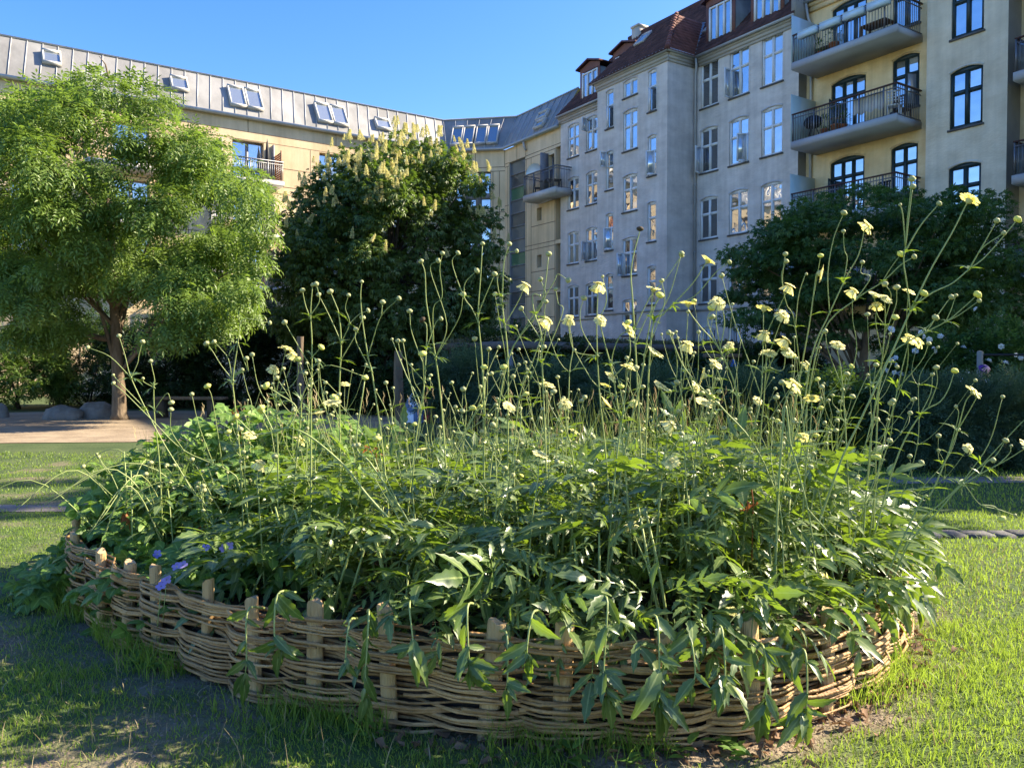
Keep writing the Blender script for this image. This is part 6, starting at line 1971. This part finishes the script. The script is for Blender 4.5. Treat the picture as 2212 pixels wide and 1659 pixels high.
# ------------------------------------------------------------------ small single plants
def geranium(px, py, Y, label, seed, n=1):
    k = random.Random(seed); c = at(px, py, Y)
    root = empty("cranesbill_flower", tuple(c - Vector((0,0,.18))), label, "flower", "violet cranesbill flowers")
    mb = MB(); mb.tube([c-Vector((.02,0,.2)), c-Vector((.01,0,.1)), c], [.0025,.002,.0015], 5); mb.build("stem", M['stem'], root)
    mb = MB(Matrix.Translation(c) @ Matrix.Rotation(rad(k.uniform(35,70)),4,'X') @ Matrix.Rotation(k.uniform(0,1),4,'Z'))
    for i in range(5):
        q = 2*math.pi*i/5; d = Vector((math.cos(q),math.sin(q),0)); s = Vector((-d.y,d.x,0))
        mb.add([d*.002, d*.012+s*.011+Vector((0,0,.003)), d*.024+s*.008+Vector((0,0,.004)), d*.026+Vector((0,0,.003)), d*.024-s*.008+Vector((0,0,.004)), d*.012-s*.011+Vector((0,0,.003))], [(0,1,2,3,4,5)])
    mb.build("petals", M['violet'], root)
for i, (px, py, Y, lb) in enumerate(((360,1252,3.82,"upper violet cranesbill flower of the pair above a left fence post"),(348,1266,3.80,"lower violet cranesbill flower of the pair above a left fence post"),(340,1197,4.35,"violet cranesbill flower alone above the left fence curve"),(382,1224,4.0,"dark violet cranesbill flower just above the pair"),(446,1182,4.2,"violet cranesbill flower farther right, alone against the leaves"),(484,1184,4.15,"left flower of the violet cranesbill pair under the scabious leaves"),(495,1180,4.15,"right flower of the violet cranesbill pair under the scabious leaves"),(395,1221,4.0,"pale violet cranesbill flower beside the dark one"))):
    geranium(px, py, Y, lb, i)
def weed(px, py0, py1, Y, label, seed):
    k = random.Random(seed)
    t = at(px, py0, Y); b = at(px+4, py1, Y)
    root = empty("leafy_weed", tuple(b), label, "weed")
    mb = MB(); mb.tube([b, b.lerp(t,.5)+Vector((.01,0,0)), t], [.006,.005,.003], 6); mb.build("stem", M['stem'], root)
    n = 46; P, D = [], []
    for i in range(n):
        f = i/n; q = i*2.4
        P.append(tuple(b.lerp(t, f))); D.append((math.cos(q), math.sin(q), .5*f-.2))
    lf = leaflet(.075,.024,4,.05,.15,.3)
    v, f = scatter(lf[0], lf[1], np.array(P), rots(np.array(D), np.tile([0.,0,1],(n,1))), np.array([1.1-.5*i/n for i in range(n)]))
    link("leaves", rawmesh("leaves", v-np.array(b), f, M['bramble'], True), root)
    P = np.array(P[4:10]); D = np.array([(math.cos(i*2.4), math.sin(i*2.4), -1.6) for i in range(6)])
    v, f = scatter(lf[0], lf[1], P, rots(D, np.tile([.4,.1,1.],(6,1))), np.full(6,1.2))
    link("dead_leaves", rawmesh("dead_leaves", v-np.array(b), f, M['rust'], True), root)
weed(268,975,1130,4.75,"yellow green leafy weed with a few dead rusty leaves, left of the bed",5)
weed(432,1040,1150,4.6,"shorter leafy weed between the brambles and the scabious leaves",6)
def rustleaf(px, py, Y, label, seed, n=6, s=1.0):
    k = random.Random(seed); c = at(px, py, Y)
    root = empty("dead_leaf_spray", tuple(c), label, "dead leaf", "rust brown dead leaves in the bed")
    P = np.array([tuple(c + Vector((k.uniform(-.05,.05), k.uniform(-.03,.03), k.uniform(-.04,.04)))*s) for _ in range(n)])
    D = np.array([(k.gauss(0,.5), k.gauss(0,.5), -k.uniform(.3,1.2)) for _ in range(n)])
    lf = leaflet(.11,.03,5,.15,.8,.8)
    v, f = scatter(lf[0], lf[1], P, rots(D, np.tile([.3,-1.,.3],(n,1))), np.array([k.uniform(.6,1.1)*s for _ in range(n)]))
    link("leaves", rawmesh("leaves", v-np.array(c), f, M['rust'], True), root)
    mb = MB(); mb.tube([c+Vector((0,0,.1*s)), c+Vector((.02,.03,-.02)), c+Vector((.03,.08,-.3))], .003, 5); mb.build("stem", M['rust'], root)
rustleaf(1622,1080,3.6,"curled rust brown leaf among green ones at the bed's right",1,5,.75)
rustleaf(803,965,4.9,"small rust brown dock leaves left of the bed's middle",2,5,.7)
rustleaf(505,885,5.6,"rusty spike standing under the left tree's right side",3,3,.45)
rustleaf(1480,880,5.5,"rust coloured seed leaf standing before the feathery bushes",4,3,.45)
# ------------------------------------------------------------------ ground
def soilness(x, y):
    """0 = turf, 1 = bare earth"""
    n1 = mnoise.noise(Vector((x*1.1, y*1.6, 0))); n2 = mnoise.noise(Vector((x*3.7, y*3.7, 5))); n3 = mnoise.noise(Vector((x*11, y*11, 9)))
    v = -.35 + .55*n1 + .35*n2 + .2*n3
    if x < -.6 and y < 6: v += .20*min(1, (-.6-x)/1.1)                 # worn ground front left
    d = edge(x, y) if (abs(x) < 4 and 2.4 < y < 7.5) else 9
    if d < .22: v += .6*(1-d/.22)*(1 if x > -.3 else .3)              # scuffed strip along the fence
    if x > .3 and x < 1.9 and y < 3.35: v += .32*max(0, 1-abs(d-.15)/.35)
    if x > 1.2 and y > 3.2 and d > .3: v -= .5
    return max(0., min(1., .5+v*1.4))
nx, ny = 200, 190
gx = np.linspace(-7, 6.5, nx); gy = np.linspace(1.2, 13, ny)
V = []; sv = []
for j in range(ny):
    for i in range(nx):
        s_ = soilness(gx[i], gy[j])
        V.append((gx[i], gy[j], .004 - .012*s_*0 + .0)); sv.append(s_)
F_ = [(j*nx+i, j*nx+i+1, (j+1)*nx+i+1, (j+1)*nx+i) for j in range(ny-1) for i in range(nx-1)]
gm = mat("turf_and_earth", (.045,.075,.018), (.075,.115,.03), 9, .95, .8, 40)
N, L = gm.node_tree.nodes, gm.node_tree.links
at_ = N.new("ShaderNodeAttribute"); at_.attribute_name = "earth"
soiln = N.new("ShaderNodeTexNoise"); soiln.inputs["Scale"].default_value = 7; soiln.inputs["Detail"].default_value = 8
tc_ = N.new("ShaderNodeTexCoord"); L.new(tc_.outputs["Object"], soiln.inputs["Vector"])
cr = N.new("ShaderNodeValToRGB"); cr.color_ramp.elements[0].color = (.14,.10,.068,1); cr.color_ramp.elements[1].color = (.28,.215,.15,1)
cr.color_ramp.elements[0].position = .3; cr.color_ramp.elements[1].position = .7
L.new(soiln.outputs["Fac"], cr.inputs[0])
bs = N["Principled BSDF"]; src = bs.inputs["Base Color"].links[0].from_socket
mx = N.new("ShaderNodeMix"); mx.data_type = 'RGBA'
L.new(at_.outputs["Fac"], mx.inputs[0]); L.new(src, mx.inputs[6]); L.new(cr.outputs[0], mx.inputs[7]); L.new(mx.outputs[2], bs.inputs["Base Color"])
me = rawmesh("lawn", np.array(V), np.array(F_), gm)
ca = me.attributes.new("earth", 'FLOAT', 'POINT'); ca.data.foreach_set("value", np.array(sv, dtype=np.float32))
tag(link("lawn", me), kind='structure')
g = MB(); g.quad((-300,-60,-.004),(300,-60,-.004),(300,500,-.004),(-300,500,-.004))
tag(g.build("ground", mat("far_turf", (.04,.065,.02), (.075,.10,.035), .8, .95, .5, 20)), kind='structure')
# sandy play area on the left, with an uneven outline
def blob(cx, cy, rx, ry, z, name, m, seed, n=90):
    vs = [(cx+math.cos(2*math.pi*i/n)*rx*(1+.12*mnoise.noise(Vector((math.cos(2*math.pi*i/n)*3,math.sin(2*math.pi*i/n)*3,seed)))+.03*mnoise.noise(Vector((i*.9,seed,0)))), cy+math.sin(2*math.pi*i/n)*ry*(1+.12*mnoise.noise(Vector((math.cos(2*math.pi*i/n)*3,seed,math.sin(2*math.pi*i/n)*3)))), z) for i in range(n)]
    b = MB(); b.add(vs, [tuple(range(n))]); o = b.build(name, m); tag(o, kind='structure'); return o
blob(-11, 20.4, 8.3, 5.4, .008, "sand", M['sandp'], 3)
g = MB()
for i in range(40):
    x0, x1 = -30+i*1.5, -28.5+i*1.5
    f = lambda x: 8.1 + .02*(x+6)**2*.3 + .12*math.sin(x*.9)
    g.quad((x0,f(x0)-.2,.010),(x1,f(x1)-.2,.010),(x1,f(x1)+.2+.1*math.sin(x1*3),.010),(x0,f(x0)+.2+.1*math.sin(x0*3),.010))
    if x1 > -3.6: break
tag(g.build("path", mat("grey_path", (.14,.12,.10),(.22,.195,.165),2.5,.95,.5,20)), kind='structure')
g = MB()
for i in range(14):
    x0, x1 = 4.3+i*1.2, 5.5+i*1.2
    g.quad((x0,9.9+.05*i,.010),(x1,9.95+.05*i,.010),(x1,10.5+.06*i,.010),(x0,10.4+.06*i,.010))
tag(g.build("path", bpy.data.materials["grey_path"]), kind='structure')
# kerb of dark setts on the right
ks = empty("stone_kerb", (5, 6.9, 0), "row of dark square stone setts set in the lawn right of the bed", "kerb")
rng = random.Random(2)
mb = MB()
x = 3.0
while x < 9:
    w = rng.uniform(.17,.26); y = 6.88 + .02*(x-3) + rng.uniform(-.012,.012); h = rng.uniform(.03,.045)
    T = Matrix.Translation((x+w/2, y, 0)) @ Matrix.Rotation(rng.uniform(-.05,.05),4,'Z')
    a, b = w/2-.008, .10
    mb.add([(-a,-b,0),(a,-b,0),(a,b,0),(-a,b,0),(-a,-b,h-.012),(a,-b,h-.012),(a,b,h-.012),(-a,b,h-.012),(-a+.015,-b+.015,h),(a-.015,-b+.015,h),(a-.015,b-.015,h),(-a+.015,b-.015,h)],
           [(0,1,5,4),(1,2,6,5),(2,3,7,6),(3,0,4,7),(4,5,9,8),(5,6,10,9),(6,7,11,10),(7,4,8,11),(8,9,10,11)], 0, T)
    x += w
mb.build("setts", M['setts'], ks)
# ------------------------------------------------------------------ grass blades
nr = np.random.default_rng(123); rng = random.Random(123)
def field(n, x0, x1, y0, y1, h, w, keep, seg=2):
    P = np.stack([nr.uniform(x0,x1,n), nr.uniform(y0,y1,n), np.full(n,.002)],1)
    P = P[np.abs(P[:,0]) < P[:,1]*.72+.35]
    m = np.array([keep(p[0],p[1]) for p in P])
    k = nr.random(len(P)) < m
    P, m = P[k], m[k]
    tuft = np.array([(.8+.35*(p[0] > 1.0))*(.75+.9*max(0,mnoise.noise(Vector((p[0]*2.3,p[1]*2.3,7))))) for p in P])
    return blades(P, nr.uniform(h[0],h[1],len(P))*tuft*(.55+.45*m), nr.uniform(w[0],w[1],len(P)), nr.uniform(.2,1.0,len(P)), nr, seg)
def kp(x, y):
    if inside(x,y): return 0
    return max(.03, 1-soilness(x,y)*1.15)
pts = [field(85000, -3.3, 4.0, 2.1, 4.6, (.02,.065), (.0028,.005), kp, 3), field(60000, -5.5, 6.0, 4.6, 8.0, (.02,.06), (.0045,.008), kp), field(30000, -9, 9.5, 8.0, 13.5, (.03,.075), (.009,.016), kp)]
v, f = merge(pts) if all(p[1].shape[1] == 4 for p in pts) else (None, None)
o = link("lawn_grass", rawmesh("lawn_grass", v-np.array((0,5,0)), f, M['grass']), None, (0,5,0)); tag(o, "short lawn grass in tufts round the woven bed", "grass", kind='stuff')
P = np.stack([nr.uniform(-3.5,4.2,9000), nr.uniform(2.1,6.5,9000), np.full(9000,.002)],1)
P = P[(np.abs(P[:,0]) < P[:,1]*.72+.35)]; P = P[np.array([(not inside(a,b)) for a,b,_ in P])]
v, f = blades(P, nr.uniform(.02,.07,len(P)), nr.uniform(.002,.004,len(P)), nr.uniform(.5,1.6,len(P)), nr, 3)
o = link("dry_grass", rawmesh("dry_grass", v-np.array((0,4,0)), f, M['tan']), None, (0,4,0)); tag(o, "dry straw coloured blades lying through the lawn", "grass", kind='stuff')
# crumbs of earth and small stones on the bare patches
P = []
while len(P) < 2600:
    x, y = rng.uniform(-2.8,2.6), rng.uniform(2.2,5.2)
    if abs(x) < y*.72+.3 and not inside(x,y) and rng.random() < soilness(x,y)-.25: P.append((x,y,.004))
P = np.array(P)
ov = np.array([(1,0,0),(0,1,0),(-1,0,0),(0,-1,0),(0,0,.8),(.0,.0,-.3)],float); of = np.array([(0,1,4,4),(1,2,4,4),(2,3,4,4),(3,0,4,4)])
v = (ov[None]*nr.uniform(.002,.009,len(P))[:,None,None]*nr.uniform(.6,1.4,(len(P),6,1)) + P[:,None,:]).reshape(-1,3)
F3 = (of[:,:3][None] + (np.arange(len(P))*6)[:,None,None]).reshape(-1,3)
o = link("earth_crumbs", rawmesh("earth_crumbs", v-np.array((0,3,0)), F3, mat("earth_crumb", (.16,.125,.09), island=.5, rough=.95)), None, (0,3,0)); tag(o, "crumbs of earth and small stones on the bare patches", "crumbs", kind='stuff')
# longer grass along the foot of the fence, and pale seeding stems
P = []
while len(P) < 2600:
    s = rng.uniform(0, PLEN); p, t, nrm = pat(s); q = p + nrm*OUTS*abs(rng.gauss(.05,.07))
    if q.y < 5.5 and mnoise.noise(Vector((q.x*1.5,q.y*1.5,4))) > -.15+.25*(q.x > .1): P.append((q.x,q.y,0))
P = np.array(P)
v, f = blades(P, nr.uniform(.06,.19,len(P)), nr.uniform(.003,.0055,len(P)), nr.uniform(.2,.9,len(P)), nr, 4)
o = link("fence_grass", rawmesh("fence_grass", v-np.array((0,4,0)), f, M['grass']), None, (0,4,0)); tag(o, "longer grass along the foot of the woven fence", "grass", kind='stuff')
P = []
while len(P) < 150:
    x, y = rng.uniform(-2.2,3.6), rng.uniform(2.3,6)
    if not inside(x,y) and soilness(x,y) < .75: P.append((x,y,0))
P = np.array(P)
v, f = blades(P, nr.uniform(.10,.2,len(P)), nr.uniform(.002,.003,len(P)), nr.uniform(.1,.5,len(P)), nr, 4)
o = link("grass_seed_stems", rawmesh("grass_seed_stems", v-np.array((0,4,0)), f, M['tan']), None, (0,4,0)); tag(o, "pale seeding grass stems scattered through the lawn", "grass", kind='stuff')
# dead leaves under the front of the fence
n = 260
P = []
while len(P) < n:
    s = rng.uniform(0, PLEN); p, t, nrm = pat(s)
    if p.y > 4.4 or p.x < -.5: continue
    q = p + nrm*OUTS*abs(rng.gauss(.03,.09)); P.append((q.x,q.y,.012+rng.random()*.02))
P = np.array(P); D = nr.normal(size=(n,3)); D[:,2] *= .25
lf = leaflet(.055,.03,4,.2,.7,.5)
v, f = scatter(lf[0], lf[1], P, rots(D, np.tile([0.,0,1],(n,1))+nr.normal(size=(n,3))*.5), nr.uniform(.5,1.2,n))
o = link("leaf_litter", rawmesh("leaf_litter", v-np.array((0,3,0)), f, M['litter'], True), None, (0,3,0)); tag(o, "dead brown leaves lying along the foot of the fence", "leaf litter", kind='stuff')
# broad leaved weeds in the lawn by the fence
ws = []
for i, (px, py) in enumerate(((800,1600),(1230,1640),(1480,1640),(1560,1620),(1600,1640),(1370,1650),(300,1440),(330,1455))):
    d = ray(px, py); t = -CAMH/d.z; c = Vector((d.x*t, d.y*t, 0))
    for k in range(9):
        q = rng.uniform(0,6.283); ws.append(((c.x+rng.gauss(0,.03), c.y+rng.gauss(0,.03), .01+.04*rng.random()), (math.cos(q),math.sin(q),rng.uniform(.1,.9)), rng.uniform(.35,.7)))
lf = leaflet(.12,.055,5,.08,.2,.35)
P = np.array([a for a,_,_ in ws]); D = np.array([b for _,b,_ in ws]); S = np.array([c for _,_,c in ws])
v, f = scatter(lf[0], lf[1], P, rots(D, np.tile([0.,0,1],(len(P),1))), S)
o = link("lawn_weeds", rawmesh("lawn_weeds", v-np.array((0,3,0)), f, M['bramble'], True), None, (0,3,0)); tag(o, "broad leaved weeds in the lawn before the fence", "weeds", kind='stuff')
